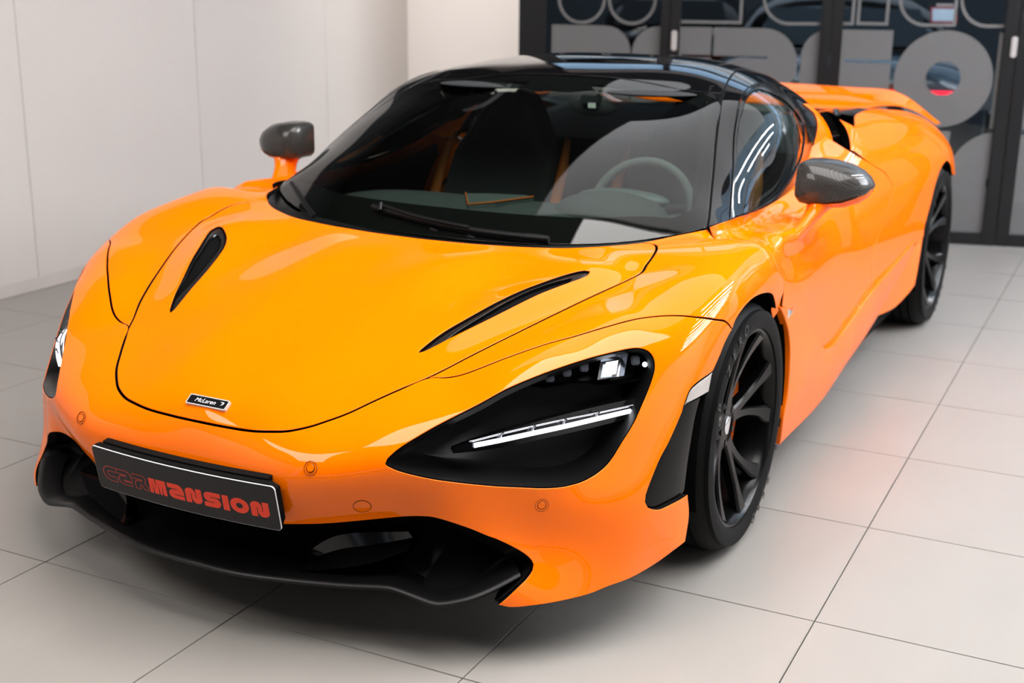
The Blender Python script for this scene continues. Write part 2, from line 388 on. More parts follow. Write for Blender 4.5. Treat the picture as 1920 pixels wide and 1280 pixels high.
# ------------------------------------------------------------------ measured body geometry (metres; x forward, y to the car's left, z up)
G = {
'nose_pts': [[0.108,0.699,0.75,1.0],
 [0.147,0.702,0.739,1.0],
 [0.197,0.69,0.73,1.0],
 [0.2273,0.6793,0.7242,1.0],
 [0.2574,0.6679,0.7184,1.0],
 [0.2873,0.6561,0.7124,1.0],
 [0.317,0.644,0.706,1.0],
 [0.3518,0.6295,0.698,1.0],
 [0.3864,0.6146,0.6896,1.0],
 [0.4208,0.5994,0.6809,1.0],
 [0.455,0.584,0.672,1.0],
 [0.4867,0.5696,0.6636,1.0],
 [0.5182,0.555,0.655,1.0],
 [0.5497,0.5402,0.6462,1.0],
 [0.5809,0.5253,0.6372,1.0],
 [0.612,0.51,0.628,1.0],
 [0.6444,0.4936,0.6178,1.0],
 [0.6766,0.4769,0.6072,1.0],
 [0.7084,0.4598,0.5964,1.0],
 [0.74,0.442,0.586,1.0],
 [0.7693,0.423,0.5769,1.0],
 [0.798,0.403,0.568,1.0],
 [0.8246,0.3855,0.5592,1.0],
 [0.851,0.368,0.55,1.0],
 [0.8754,0.3515,0.5405,1.0],
 [0.899,0.334,0.531,1.0],
 [0.9206,0.3147,0.5228,1.0],
 [0.941,0.294,0.515,1.0],
 [0.959,0.271,0.507,1.0],
 [0.978,0.232,0.497,1.0],
 [0.988,0.197,0.493,1.0],
 [0.992,0.15,0.487,1.0],
 [0.9928,0.115,0.4848,1.0],
 [0.993,0.08,0.4835,1.0],
 [0.9931,0.04,0.4828,1.0],
 [0.993,0.0,0.4825,1.0],
 [-0.255,0.733,0.7885,1.0],
 [-0.2228,0.7196,0.7874,1.0],
 [-0.1903,0.7067,0.7864,1.0],
 [-0.1585,0.6929,0.7851,1.0],
 [-0.128,0.677,0.783,1.0],
 [-0.1043,0.66,0.7796,1.0],
 [-0.0827,0.64,0.775,1.0],
 [-0.062,0.619,0.771,1.0],
 [-0.0398,0.5945,0.7688,1.0],
 [-0.02,0.568,0.767,1.0],
 [-0.0023,0.5377,0.764,1.0],
 [0.013,0.506,0.761,1.0],
 [0.0272,0.4735,0.7584,1.0],
 [0.038,0.44,0.756,1.0],
 [0.0428,0.4028,0.7534,1.0],
 [0.045,0.365,0.751,1.0],
 [0.0479,0.3255,0.7489,1.0],
 [0.05,0.286,0.747,1.0],
 [0.0509,0.2543,0.7456,1.0],
 [0.0514,0.2225,0.7442,1.0],
 [0.0517,0.1908,0.743,1.0],
 [0.052,0.159,0.742,1.0],
 [0.0523,0.1272,0.7414,1.0],
 [0.0525,0.0954,0.7409,1.0],
 [0.0527,0.0636,0.7406,1.0],
 [0.0528,0.0318,0.7403,1.0],
 [0.053,0.0,0.74,1.0],
 [0.964,0.0,0.52,1.0],
 [0.053,0.0,0.74,0.6],
 [0.1266,0.0,0.7319,0.6],
 [0.2,0.0,0.7225,0.6],
 [0.2669,0.0,0.7119,0.6],
 [0.3336,0.0,0.7002,0.6],
 [0.4,0.0,0.687,0.6],
 [0.467,0.0,0.6716,0.6],
 [0.5336,0.0,0.6547,0.6],
 [0.6,0.0,0.637,0.6],
 [0.667,0.0,0.6186,0.6],
 [0.7337,0.0,0.5995,0.6],
 [0.8,0.0,0.579,0.6],
 [0.8822,0.0,0.5502,0.6],
 [0.964,0.0,0.52,0.6],
 [0.05,0.24,0.746,0.4],
 [0.1251,0.24,0.7369,0.4],
 [0.2,0.24,0.7265,0.4],
 [0.2669,0.24,0.7152,0.4],
 [0.3336,0.24,0.7028,0.4],
 [0.4,0.24,0.689,0.4],
 [0.467,0.2411,0.6732,0.4],
 [0.5337,0.2422,0.656,0.4],
 [0.6,0.24,0.638,0.4],
 [0.667,0.2322,0.6188,0.4],
 [0.7335,0.2211,0.5989,0.4],
 [0.8,0.21,0.579,0.4],
 [0.74,0.442,0.586,1.0],
 [0.721,0.48,0.587,1.0],
 [0.709,0.521,0.6,1.0],
 [0.6917,0.545,0.6104,1.0],
 [0.6722,0.5677,0.621,1.0],
 [0.652,0.59,0.631,1.0],
 [0.6312,0.6126,0.6403,1.0],
 [0.6097,0.6348,0.6491,1.0],
 [0.588,0.657,0.657,1.0],
 [0.5637,0.6816,0.6638,1.0],
 [0.539,0.706,0.67,1.0],
 [0.5161,0.7281,0.6771,1.0],
 [0.493,0.75,0.684,1.0],
 [0.4631,0.778,0.6912,1.0],
 [0.433,0.806,0.698,1.0],
 [-0.2457,0.75,0.7711,1.0],
 [-0.2474,0.772,0.7486,1.0],
 [-0.2201,0.8,0.7488,1.0],
 [-0.1997,0.825,0.7549,1.0],
 [-0.177,0.868,0.7719,1.0],
 [-0.1776,0.893,0.7758,1.0],
 [-0.1808,0.903,0.7734,1.0],
 [-0.1834,0.925,0.756,1.0],
 [-0.2123,0.94,0.7272,1.0],
 [-0.2471,0.948,0.6962,1.0],
 [-0.261,0.953,0.6721,1.0],
 [-0.2511,0.956,0.6487,1.0],
 [-0.1606,0.89,0.788,0.3],
 [-0.1276,0.8865,0.7881,0.3],
 [-0.0945,0.8829,0.7882,0.3],
 [-0.0614,0.88,0.7872,0.3],
 [-0.0263,0.8779,0.7847,0.3],
 [0.0088,0.8765,0.7811,0.3],
 [0.0438,0.875,0.7767,0.3],
 [0.0814,0.8733,0.7715,0.3],
 [0.119,0.8717,0.766,0.3],
 [0.1565,0.87,0.7599,0.3],
 [0.1938,0.868,0.7529,0.3],
 [0.2317,0.8654,0.7428,0.3],
 [0.2691,0.862,0.7312,0.3],
 [0.3012,0.8583,0.7222,0.3],
 [0.3331,0.8542,0.7132,0.3],
 [0.365,0.85,0.7037,0.3],
 [0.3963,0.846,0.6938,0.3],
 [0.4274,0.8419,0.6833,0.3],
 [0.4579,0.838,0.6713,0.3],
 [0.4849,0.8344,0.6579,0.3],
 [0.5092,0.832,0.6408,0.3],
 [0.5274,0.835,0.6096,0.3],
 [0.5522,0.845,0.5644,0.3],
 [0.5943,0.85,0.4917,0.3],
 [0.6175,0.85,0.4558,0.3],
 [0.6346,0.8474,0.4298,0.3],
 [0.6518,0.8442,0.4038,0.3],
 [0.6689,0.84,0.3781,0.3],
 [0.6912,0.83,0.3458,0.3],
 [0.6933,0.825,0.3103,0.3],
 [0.708,0.81,0.2708,0.3],
 [0.59,0.385,0.64,0.15],
 [0.5616,0.3925,0.6469,0.15],
 [0.5332,0.3999,0.6539,0.15],
 [0.505,0.408,0.661,0.15],
 [0.4731,0.418,0.6697,0.15],
 [0.4415,0.4286,0.6785,0.15],
 [0.41,0.44,0.687,0.15],
 [0.382,0.4508,0.694,0.15],
 [0.3543,0.4623,0.7007,0.15],
 [0.327,0.475,0.707,0.15],
 [0.2952,0.4923,0.7136,0.15],
 [0.265,0.512,0.72,0.15],
 [0.235,0.541,0.729,0.15],
 [0.6,0.412,0.645,0.25],
 [0.572,0.4271,0.6536,0.25],
 [0.5441,0.4423,0.6622,0.25],
 [0.516,0.457,0.671,0.25],
 [0.4856,0.4717,0.681,0.25],
 [0.455,0.486,0.691,0.25],
 [0.4264,0.4996,0.6997,0.25],
 [0.3977,0.5132,0.7082,0.25],
 [0.369,0.527,0.716,0.25],
 [0.3341,0.5445,0.724,0.25],
 [0.299,0.562,0.731,0.25],
 [0.2713,0.575,0.7363,0.25],
 [0.243,0.587,0.741,0.25],
 [0.2155,0.5968,0.7449,0.25],
 [0.1878,0.6059,0.7484,0.25],
 [0.16,0.615,0.752,0.25],
 [-0.1902,0.955,0.6027,1.0],
 [-0.1646,0.957,0.6303,1.0],
 [-0.1241,0.96,0.6571,1.0],
 [-0.0841,0.9612,0.6688,1.0],
 [-0.0427,0.962,0.6764,1.0],
 [-0.0113,0.9625,0.6805,1.0],
 [0.0203,0.9628,0.6831,1.0],
 [0.0519,0.963,0.6839,1.0],
 [0.0888,0.9631,0.6818,1.0],
 [0.1254,0.963,0.6761,1.0],
 [0.154,0.9627,0.6691,1.0],
 [0.181,0.962,0.6585,1.0],
 [0.1998,0.96,0.6395,1.0],
 [0.2382,0.957,0.6154,1.0],
 [0.2668,0.955,0.5895,1.0],
 [0.299,0.953,0.5649,1.0],
 [0.299,0.953,0.5649,1.0],
 [0.3231,0.952,0.5367,1.0],
 [0.3461,0.951,0.5078,1.0],
 [0.3705,0.949,0.4639,1.0],
 [0.3814,0.9482,0.4344,1.0],
 [0.3909,0.9476,0.4043,1.0],
 [0.397,0.947,0.3738,1.0],
 [0.3971,0.9466,0.3442,1.0],
 [0.3939,0.9462,0.3142,1.0],
 [0.3923,0.946,0.2843,1.0],
 [0.4017,0.946,0.2354,1.0],
 [0.4106,0.946,0.2044,1.0],
 [0.4202,0.946,0.1736,1.0],
 [1.002,0.24,0.289,1.0],
 [0.9937,0.2698,0.293,1.0],
 [0.9855,0.2996,0.297,1.0],
 [0.976,0.329,0.301,1.0],
 [0.9652,0.356,0.3047,1.0],
 [0.9532,0.3825,0.3083,1.0],
 [0.941,0.409,0.312,1.0],
 [0.9224,0.4478,0.3178,1.0],
 [0.905,0.487,0.323,1.0],
 [0.8968,0.5158,0.3261,1.0],
 [0.89,0.545,0.327,1.0],
 [0.878,0.59,0.318,1.0],
 [0.8616,0.621,0.3041,1.0],
 [0.843,0.65,0.288,1.0],
 [0.8242,0.6746,0.2722,1.0],
 [0.805,0.698,0.255,1.0],
 [0.789,0.719,0.235,1.0],
 [0.787,0.73,0.22,1.0],
 [0.793,0.731,0.21,1.0],
 [0.809,0.727,0.197,1.0],
 [0.838,0.716,0.182,1.0],
 [0.8528,0.7016,0.1655,1.0],
 [0.866,0.686,0.148,1.0],
 [0.848,0.706,0.137,1.0],
 [0.8314,0.7298,0.138,1.0],
 [0.814,0.753,0.139,1.0],
 [0.7939,0.7754,0.14,1.0],
 [0.772,0.796,0.141,1.0],
 [0.7455,0.8161,0.1418,1.0],
 [0.718,0.835,0.143,1.0],
 [0.675,0.864,0.147,1.0],
 [0.6412,0.8792,0.1483,1.0],
 [0.6064,0.8925,0.15,1.0],
 [0.5701,0.9055,0.1533,1.0],
 [0.5336,0.9178,0.158,1.0],
 [0.4999,0.9291,0.1646,1.0],
 [0.4662,0.9402,0.172,1.0],
 [1.029,0.3275,0.449,1.0],
 [0.966,0.475,0.463,1.0],
 [0.96,0.477,0.472,1.0],
 [0.937,0.491,0.491,1.0],
 [0.902,0.518,0.513,1.0],
 [0.867,0.546,0.532,1.0],
 [0.8433,0.565,0.5434,1.0],
 [0.8196,0.584,0.5545,1.0],
 [0.796,0.603,0.566,1.0],
 [0.7721,0.6224,0.5794,1.0],
 [0.748,0.642,0.592,1.0],
 [0.7239,0.6612,0.6014,1.0],
 [0.6994,0.6806,0.6097,1.0],
 [0.675,0.7,0.618,1.0],
 [0.517,0.875,0.564,1.0],
 [0.549,0.87,0.529,1.0],
 [0.573,0.865,0.501,1.0],
 [0.602,0.853,0.468,1.0],
 [0.6225,0.8448,0.4444,1.0],
 [0.644,0.835,0.423,1.0],
 [0.6655,0.8222,0.4085,1.0],
 [0.688,0.807,0.398,1.0],
 [0.726,0.778,0.391,1.0],
 [0.76,0.747,0.392,1.0],
 [0.7799,0.7253,0.3952,1.0],
 [0.799,0.703,0.399,1.0],
 [0.8177,0.6807,0.4023,1.0],
 [0.836,0.658,0.406,1.0],
 [0.8622,0.624,0.4125,1.0],
 [0.888,0.59,0.42,1.0],
 [0.9054,0.5676,0.426,1.0],
 [0.922,0.545,0.433,1.0],
 [0.9368,0.5216,0.4412,1.0],
 [0.951,0.498,0.45,1.0]],
'hood_edge': [[0.108,0.699,0.75],
 [0.147,0.702,0.739],
 [0.197,0.69,0.73],
 [0.317,0.644,0.706],
 [0.455,0.584,0.672],
 [0.612,0.51,0.628],
 [0.74,0.442,0.586],
 [0.798,0.403,0.568],
 [0.851,0.368,0.55],
 [0.899,0.334,0.531],
 [0.941,0.294,0.515],
 [0.959,0.271,0.507],
 [0.978,0.232,0.497],
 [0.988,0.197,0.493],
 [0.992,0.15,0.487],
 [0.993,0.08,0.4835],
 [0.993,0.0,0.4825]],
'rear_edge': [[-0.255,0.733,0.7885],
 [-0.128,0.677,0.783],
 [-0.062,0.619,0.771],
 [-0.02,0.568,0.767],
 [0.013,0.506,0.761],
 [0.038,0.44,0.756],
 [0.045,0.365,0.751],
 [0.05,0.286,0.747],
 [0.052,0.159,0.742],
 [0.053,0.0,0.74]],
'seam': [[0.7398,0.4448,0.5856],
 [0.7259,0.4831,0.5889],
 [0.7084,0.5206,0.5998],
 [0.6507,0.5896,0.6307],
 [0.5869,0.6564,0.6564],
 [0.5385,0.7056,0.6701],
 [0.4917,0.7497,0.6837],
 [0.4291,0.8044,0.6972],
 [0.3903,0.8377,0.6991],
 [0.357,0.8738,0.6982],
 [0.3228,0.9102,0.6915],
 [0.2717,0.9419,0.6777],
 [0.2362,0.9533,0.6673],
 [0.2009,0.9603,0.6404]],
'door_front': [[-0.2546,0.733,0.7879],
 [-0.2457,0.75,0.7711],
 [-0.2474,0.772,0.7486],
 [-0.2201,0.8,0.7488],
 [-0.1997,0.825,0.7549],
 [-0.177,0.868,0.7719],
 [-0.1776,0.893,0.7758],
 [-0.1808,0.903,0.7734],
 [-0.1834,0.925,0.756],
 [-0.2123,0.94,0.7272],
 [-0.2471,0.948,0.6962],
 [-0.261,0.953,0.6721],
 [-0.2511,0.956,0.6487]],
'light': [[0.9645,0.4738,0.4626],
 [0.9597,0.4755,0.472],
 [0.9376,0.4912,0.4913],
 [0.9022,0.5185,0.5127],
 [0.8664,0.5459,0.5319],
 [0.7958,0.6029,0.5663],
 [0.7476,0.6413,0.5916],
 [0.675,0.7004,0.6182],
 [0.5972,0.7594,0.637],
 [0.5642,0.7829,0.6418],
 [0.5105,0.8238,0.6477],
 [0.4913,0.8415,0.6467],
 [0.4803,0.8565,0.6399],
 [0.4781,0.8677,0.6273],
 [0.4832,0.8742,0.6109],
 [0.4927,0.8761,0.5951],
 [0.5172,0.8744,0.5642],
 [0.5488,0.8696,0.5291],
 [0.5724,0.8646,0.5012],
 [0.6026,0.8532,0.4683],
 [0.6455,0.8353,0.4233],
 [0.6883,0.8077,0.3987],
 [0.726,0.7779,0.3907],
 [0.7597,0.7465,0.3916],
 [0.7993,0.7028,0.3988],
 [0.8361,0.6582,0.406],
 [0.8881,0.5908,0.4201],
 [0.9208,0.5454,0.4317],
 [0.9513,0.4992,0.4482],
 [0.9632,0.4775,0.4599]],
'arch_f': [[-0.1902,0.955,0.6027],
 [-0.1646,0.957,0.6303],
 [-0.1241,0.96,0.6571],
 [-0.0427,0.962,0.6764],
 [0.0519,0.963,0.6839],
 [0.1254,0.963,0.6761],
 [0.181,0.962,0.6585],
 [0.1998,0.96,0.6395],
 [0.2382,0.957,0.6154],
 [0.2668,0.955,0.5895],
 [0.299,0.953,0.5649]],
'arch_vent': [[0.3037,0.9528,0.5615],
 [0.4049,0.9377,0.5461],
 [0.4378,0.9329,0.5121],
 [0.4453,0.9325,0.4996],
 [0.4988,0.9235,0.4415],
 [0.5296,0.9164,0.4123],
 [0.5616,0.9099,0.3713],
 [0.5799,0.9058,0.3421],
 [0.5831,0.9058,0.3274],
 [0.5759,0.9098,0.3128],
 [0.5444,0.9222,0.2985],
 [0.5067,0.9333,0.2972],
 [0.4184,0.9458,0.2937],
 [0.4108,0.9461,0.299],
 [0.397,0.947,0.3738],
 [0.3706,0.949,0.464],
 [0.3458,0.9509,0.5077],
 [0.3222,0.9521,0.5143]],
'low_edge': [[1.003,0.2368,0.2899],
 [0.9759,0.3293,0.3011],
 [0.9414,0.4096,0.313],
 [0.9061,0.4888,0.3244],
 [0.8939,0.5315,0.3282],
 [0.8862,0.56,0.3251],
 [0.8643,0.6161,0.3072],
 [0.8431,0.65,0.2884],
 [0.8326,0.6638,0.2811],
 [0.8051,0.6981,0.2552],
 [0.7899,0.7196,0.2351],
 [0.7872,0.7301,0.2207],
 [0.793,0.7313,0.2108],
 [0.8092,0.7269,0.1978],
 [0.8355,0.7148,0.1812],
 [0.8645,0.6854,0.1474],
 [0.8502,0.7069,0.1387],
 [0.8139,0.7527,0.1387],
 [0.7713,0.7959,0.141],
 [0.7185,0.8353,0.1431],
 [0.6742,0.8634,0.1497],
 [0.6067,0.8926,0.1501],
 [0.5338,0.9179,0.1581],
 [0.4654,0.9399,0.1716],
 [0.4197,0.9459,0.1734],
 [0.4017,0.946,0.2354],
 [0.3922,0.946,0.2843]],
'vent_in': [[0.67,0.372,0.619],
 [0.59,0.385,0.64],
 [0.505,0.408,0.661],
 [0.41,0.44,0.687],
 [0.327,0.475,0.707],
 [0.265,0.512,0.72],
 [0.235,0.541,0.729],
 [0.215,0.572,0.738]],
'vent_out': [[0.215,0.588,0.742],
 [0.243,0.594,0.741],
 [0.299,0.569,0.732],
 [0.369,0.532,0.716],
 [0.455,0.491,0.691],
 [0.516,0.46,0.672],
 [0.6,0.416,0.645],
 [0.655,0.386,0.626]],
'sens': [[1.0271,0.3261,0.4475],
 [0.765,0.7385,0.3513]],
'tow': [[0.9695,0.4147,0.3579]],
'spl': [[1.052,0.0,0.165],
 [1.048,0.123,0.165],
 [1.023,0.251,0.167],
 [0.989,0.368,0.168],
 [0.958,0.462,0.171],
 [0.95,0.49,0.166],
 [0.943,0.53,0.157],
 [0.937,0.574,0.15],
 [0.925,0.6,0.153],
 [0.902,0.637,0.162],
 [0.872,0.668,0.174],
 [0.84,0.695,0.188],
 [0.815,0.715,0.2]],
'canopy_pts': [[-0.02,0.0,0.732],
 [-0.022,0.2,0.735],
 [-0.045,0.4,0.745],
 [-0.1,0.55,0.757],
 [-0.19,0.67,0.773],
 [-0.255,0.733,0.7885],
 [-0.375,0.697,0.845],
 [-0.465,0.67,0.902],
 [-0.613,0.626,0.988],
 [-0.806,0.564,1.076],
 [-0.89,0.0,1.138],
 [-0.891,0.213,1.132],
 [-0.895,0.332,1.119],
 [-0.885,0.449,1.101],
 [-1.05,0.0,1.176],
 [-1.3,0.0,1.192],
 [-1.6,0.0,1.172],
 [-2.0,0.0,1.09],
 [-1.3,0.3,1.182],
 [-1.6,0.3,1.16],
 [-2.0,0.3,1.08],
 [-1.0,0.52,1.132],
 [-1.125,0.5,1.146],
 [-1.25,0.485,1.15],
 [-1.55,0.47,1.125],
 [-1.9,0.48,1.05],
 [-0.3688,0.757,0.7977],
 [-0.4853,0.775,0.8009],
 [-0.6107,0.782,0.8007],
 [-0.7653,0.782,0.8062],
 [-0.9558,0.775,0.8201],
 [-1.1193,0.76,0.8428],
 [-1.2965,0.735,0.9054],
 [-1.414,0.715,0.9447],
 [-1.4623,0.7,0.9759],
 [-1.4804,0.683,0.9995],
 [-0.5073,0.713,0.891],
 [-0.6602,0.662,0.988],
 [-0.8408,0.617,1.0847],
 [-0.9514,0.6,1.1112],
 [-1.0957,0.588,1.1221],
 [-1.2296,0.588,1.1141],
 [-1.3206,0.6,1.0894],
 [-1.3957,0.622,1.06],
 [-1.4456,0.65,1.032]],
'win_out': [[-0.3676,0.7574,0.798],
 [-0.4517,0.7307,0.8473],
 [-0.5102,0.7121,0.8906],
 [-0.6601,0.6621,0.988],
 [-0.7641,0.6347,1.046],
 [-0.8474,0.6149,1.0841],
 [-0.9539,0.5992,1.111],
 [-1.0953,0.5881,1.1221],
 [-1.2431,0.584,1.1131],
 [-1.3193,0.6004,1.0895],
 [-1.3906,0.6234,1.0604],
 [-1.4432,0.6506,1.0322],
 [-1.4869,0.6813,0.9989],
 [-1.4643,0.6995,0.9757],
 [-1.4098,0.7161,0.9451],
 [-1.3009,0.7347,0.9054],
 [-1.2062,0.7497,0.871],
 [-1.1186,0.7602,0.8429],
 [-0.9548,0.7753,0.8203],
 [-0.7647,0.7822,0.8062],
 [-0.6094,0.7824,0.8009],
 [-0.4857,0.7755,0.8009]],
'win_in': [[-0.3972,0.7591,0.8027],
 [-0.4955,0.7244,0.8718],
 [-0.5755,0.7016,0.9256],
 [-0.7008,0.6593,1.0069],
 [-0.8271,0.6341,1.0719],
 [-0.8953,0.6233,1.0944],
 [-0.9645,0.6179,1.1073],
 [-1.0329,0.6242,1.1088],
 [-1.0728,0.6479,1.0954],
 [-1.1464,0.6662,1.0723],
 [-1.2143,0.6878,1.0316],
 [-1.2577,0.6959,1.0055],
 [-1.2699,0.7071,0.9819],
 [-1.2133,0.7278,0.9579],
 [-1.1269,0.7516,0.9291],
 [-1.0312,0.7701,0.8972],
 [-0.9069,0.7805,0.8624],
 [-0.8264,0.7813,0.8374],
 [-0.7352,0.7806,0.819],
 [-0.6681,0.7801,0.8127],
 [-0.5492,0.7778,0.807],
 [-0.4498,0.7687,0.8033]],
'ws_edge': [[-0.2586,0.7309,0.7871],
 [-0.3864,0.6938,0.8532],
 [-0.5463,0.6445,0.9529],
 [-0.6696,0.6071,1.0172],
 [-0.8115,0.5658,1.0794]],
'roof_seam': [[-0.8115,0.5658,1.0794],
 [-0.9188,0.5383,1.1121],
 [-1.0221,0.5169,1.1353],
 [-1.1529,0.4913,1.1496],
 [-1.2755,0.474,1.1515]],
'header': [[-0.886,0.52,1.083],
 [-0.887,0.449,1.101],
 [-0.895,0.332,1.119],
 [-0.893,0.213,1.132],
 [-0.892,0.1,1.1365],
 [-0.892,0.0,1.138]],
'frit': [[-0.3905,0.6529,0.8797],
 [-0.4949,0.6223,0.9415],
 [-0.6167,0.5842,1.0048],
 [-0.7163,0.5417,1.0496],
 [-0.7813,0.486,1.0743],
 [-0.836,0.3757,1.0932],
 [-0.8439,0.2432,1.1119],
 [-0.8368,0.1139,1.1186]],
'frit_low': [[-0.3905,0.6529,0.8797],
 [-0.3017,0.6647,0.84],
 [-0.2389,0.6326,0.821],
 [-0.1816,0.5616,0.8084],
 [-0.1258,0.4589,0.7956],
 [-0.0996,0.3415,0.7901]],
'door_pts': [[-0.2457,0.75,0.7711],
 [-0.2474,0.772,0.7486],
 [-0.2201,0.8,0.7488],
 [-0.1997,0.825,0.7549],
 [-0.177,0.868,0.7719],
 [-0.1776,0.893,0.7758],
 [-0.1808,0.903,0.7734],
 [-0.1834,0.925,0.756],
 [-0.2123,0.94,0.7272],
 [-0.2471,0.948,0.6962],
 [-0.261,0.953,0.6721],
 [-0.2511,0.956,0.6487],
 [-0.33,0.757,0.797],
 [-0.4149,0.7692,0.7992],
 [-0.5,0.779,0.801],
 [-0.5666,0.7826,0.8013],
 [-0.6333,0.7841,0.8013],
 [-0.7,0.784,0.803],
 [-0.7753,0.783,0.8061],
 [-0.8507,0.7813,0.8095],
 [-0.9258,0.7785,0.8152],
 [-1.0,0.774,0.825],
 [-1.0756,0.7662,0.8417],
 [-1.1502,0.756,0.8633],
 [-1.2247,0.7463,0.8857],
 [-1.3,0.74,0.905],
 [-1.3744,0.7391,0.9203],
 [-1.4493,0.7415,0.9341],
 [-1.5246,0.7444,0.9457],
 [-1.6,0.745,0.955],
 [-1.6747,0.7419,0.9612],
 [-1.7497,0.7368,0.9649],
 [-1.8249,0.7316,0.9669],
 [-1.9,0.728,0.968],
 [-1.975,0.7265,0.9685],
 [-2.05,0.726,0.9679],
 [-2.1251,0.7265,0.9661],
 [-2.2,0.728,0.963],
 [-2.2751,0.7308,0.9583],
 [-2.3501,0.7349,0.9521],
 [-2.425,0.7393,0.9451],
 [-2.5,0.743,0.938],
 [-2.5751,0.7456,0.9314],
 [-2.6502,0.7477,0.9246],
 [-2.7252,0.7497,0.9171],
 [-2.8,0.752,0.908],
 [-2.8838,0.7551,0.8956],
 [-2.9673,0.7584,0.8809],
 [-3.05,0.762,0.863],
 [-3.1172,0.7652,0.8441],
 [-3.1836,0.7686,0.822],
 [-3.25,0.772,0.8],
 [-0.33,0.805,0.762],
 [-0.4149,0.8176,0.767],
 [-0.5,0.828,0.772],
 [-0.5666,0.8322,0.7756],
 [-0.6333,0.8344,0.7791],
 [-0.7,0.835,0.783],
 [-0.7752,0.8349,0.787],
 [-0.8504,0.8342,0.7906],
 [-0.9255,0.8321,0.7954],
 [-1.0,0.828,0.803],
 [-1.0754,0.8199,0.815],
 [-1.1502,0.8087,0.83],
 [-1.2249,0.7982,0.8457],
 [-1.3,0.792,0.86],
 [-1.3747,0.7922,0.8726],
 [-1.4496,0.7966,0.8848],
 [-1.5247,0.8019,0.8958],
 [-1.6,0.805,0.905],
 [-1.6748,0.8045,0.9122],
 [-1.7498,0.8024,0.9178],
 [-1.8249,0.8003,0.922],
 [-1.9,0.8,0.925],
 [-1.975,0.8022,0.9269],
 [-2.05,0.8059,0.9275],
 [-2.1251,0.8104,0.9269],
 [-2.2,0.815,0.925],
 [-2.2751,0.82,0.9216],
 [-2.3501,0.8256,0.9167],
 [-2.425,0.8309,0.911],
 [-2.5,0.835,0.905],
 [-2.5751,0.8375,0.8993],
 [-2.6502,0.8391,0.8935],
 [-2.7252,0.8398,0.8867],
 [-2.8,0.84,0.878],
 [-2.8839,0.8387,0.8658],
 [-2.9675,0.8363,0.8508],
 [-3.05,0.835,0.832],
 [-3.1173,0.8359,0.8112],
 [-3.1837,0.838,0.7866],
 [-3.25,0.84,0.762],
 [-0.33,0.89,0.785],
 [-0.415,0.8856,0.7835],
 [-0.5,0.882,0.781],
 [-0.5667,0.8809,0.7767],
 [-0.6333,0.8806,0.7716],
 [-0.7,0.88,0.768],
 [-0.775,0.8791,0.7655],
 [-0.8501,0.8784,0.7635],
 [-0.9252,0.877,0.763],
 [-1.0,0.874,0.765],
 [-1.0752,0.868,0.7706],
 [-1.1501,0.8597,0.7791],
 [-1.225,0.8522,0.7885],
 [-1.3,0.848,0.797],
 [-1.3749,0.8488,0.8046],
 [-1.4499,0.8527,0.8121],
 [-1.5249,0.8578,0.819],
 [-1.6,0.862,0.825],
 [-1.6749,0.8645,0.8301],
 [-1.7499,0.8666,0.8344],
 [-1.825,0.8688,0.8377],
 [-1.9,0.872,0.84],
 [-1.975,0.8765,0.8409],
 [-2.05,0.8819,0.8406],
 [-2.125,0.8876,0.8395],
 [-2.2,0.893,0.838],
 [-2.275,0.8983,0.8363],
 [-2.35,0.9036,0.8342],
 [-2.425,0.9084,0.8315],
 [-2.5,0.912,0.828],
 [-2.5751,0.9143,0.8238],
 [-2.6502,0.9156,0.8191],
 [-2.7252,0.9158,0.8133],
 [-2.8,0.915,0.806],
 [-2.8839,0.9119,0.7964],
 [-2.9675,0.9069,0.7845],
 [-3.05,0.902,0.768],
 [-3.1174,0.8986,0.7477],
 [-3.1837,0.8953,0.7229],
 [-3.25,0.892,0.698],
 [-0.33,0.932,0.735],
 [-0.415,0.9291,0.7286],
 [-0.5,0.926,0.722],
 [-0.5667,0.9232,0.7161],
 [-0.6333,0.9203,0.7101],
 [-0.7,0.918,0.705],
 [-0.775,0.9164,0.7],
 [-0.85,0.9152,0.6951],
 [-0.925,0.9139,0.6914],
 [-1.0,0.912,0.69],
 [-1.075,0.9085,0.6918],
 [-1.15,0.9041,0.6959],
 [-1.225,0.9001,0.7009],
 [-1.3,0.898,0.705],
 [-1.375,0.8983,0.7079],
 [-1.45,0.9003,0.7103],
 [-1.525,0.9031,0.7126],
 [-1.6,0.906,0.715],
 [-1.675,0.909,0.7175],
 [-1.75,0.9124,0.72],
 [-1.825,0.9161,0.7225],
 [-1.9,0.92,0.725],
 [-1.975,0.9244,0.7273],
 [-2.05,0.9291,0.7294],
 [-2.125,0.9338,0.7318],
 [-2.2,0.938,0.735],
 [-2.275,0.9417,0.74],
 [-2.35,0.945,0.7462],
 [-2.425,0.9478,0.7519],
 [-2.5,0.95,0.755],
 [-2.5751,0.9516,0.7555],
 [-2.6502,0.9527,0.7543],
 [-2.7253,0.9529,0.751],
 [-2.8,0.952,0.745],
 [-2.8839,0.9491,0.7339],
 [-2.9674,0.9442,0.7183],
 [-3.05,0.938,0.7],
 [-3.1172,0.9313,0.6819],
 [-3.1836,0.9231,0.6609],
 [-3.25,0.915,0.64],
 [-0.33,0.95,0.66],
 [-0.4149,0.9477,0.6441],
 [-0.5,0.945,0.63],
 [-0.5665,0.942,0.622],
 [-0.6332,0.9387,0.6156],
 [-0.7,0.936,0.61],
 [-0.7749,0.9338,0.6037],
 [-0.8499,0.9321,0.5976],
 [-0.9249,0.9305,0.5927],
 [-1.0,0.929,0.59],
 [-1.075,0.9274,0.5906],
 [-1.15,0.9257,0.5938],
 [-1.225,0.9244,0.5975],
 [-1.3,0.924,0.6],
 [-1.375,0.9246,0.6005],
 [-1.45,0.926,0.6],
 [-1.525,0.9279,0.5995],
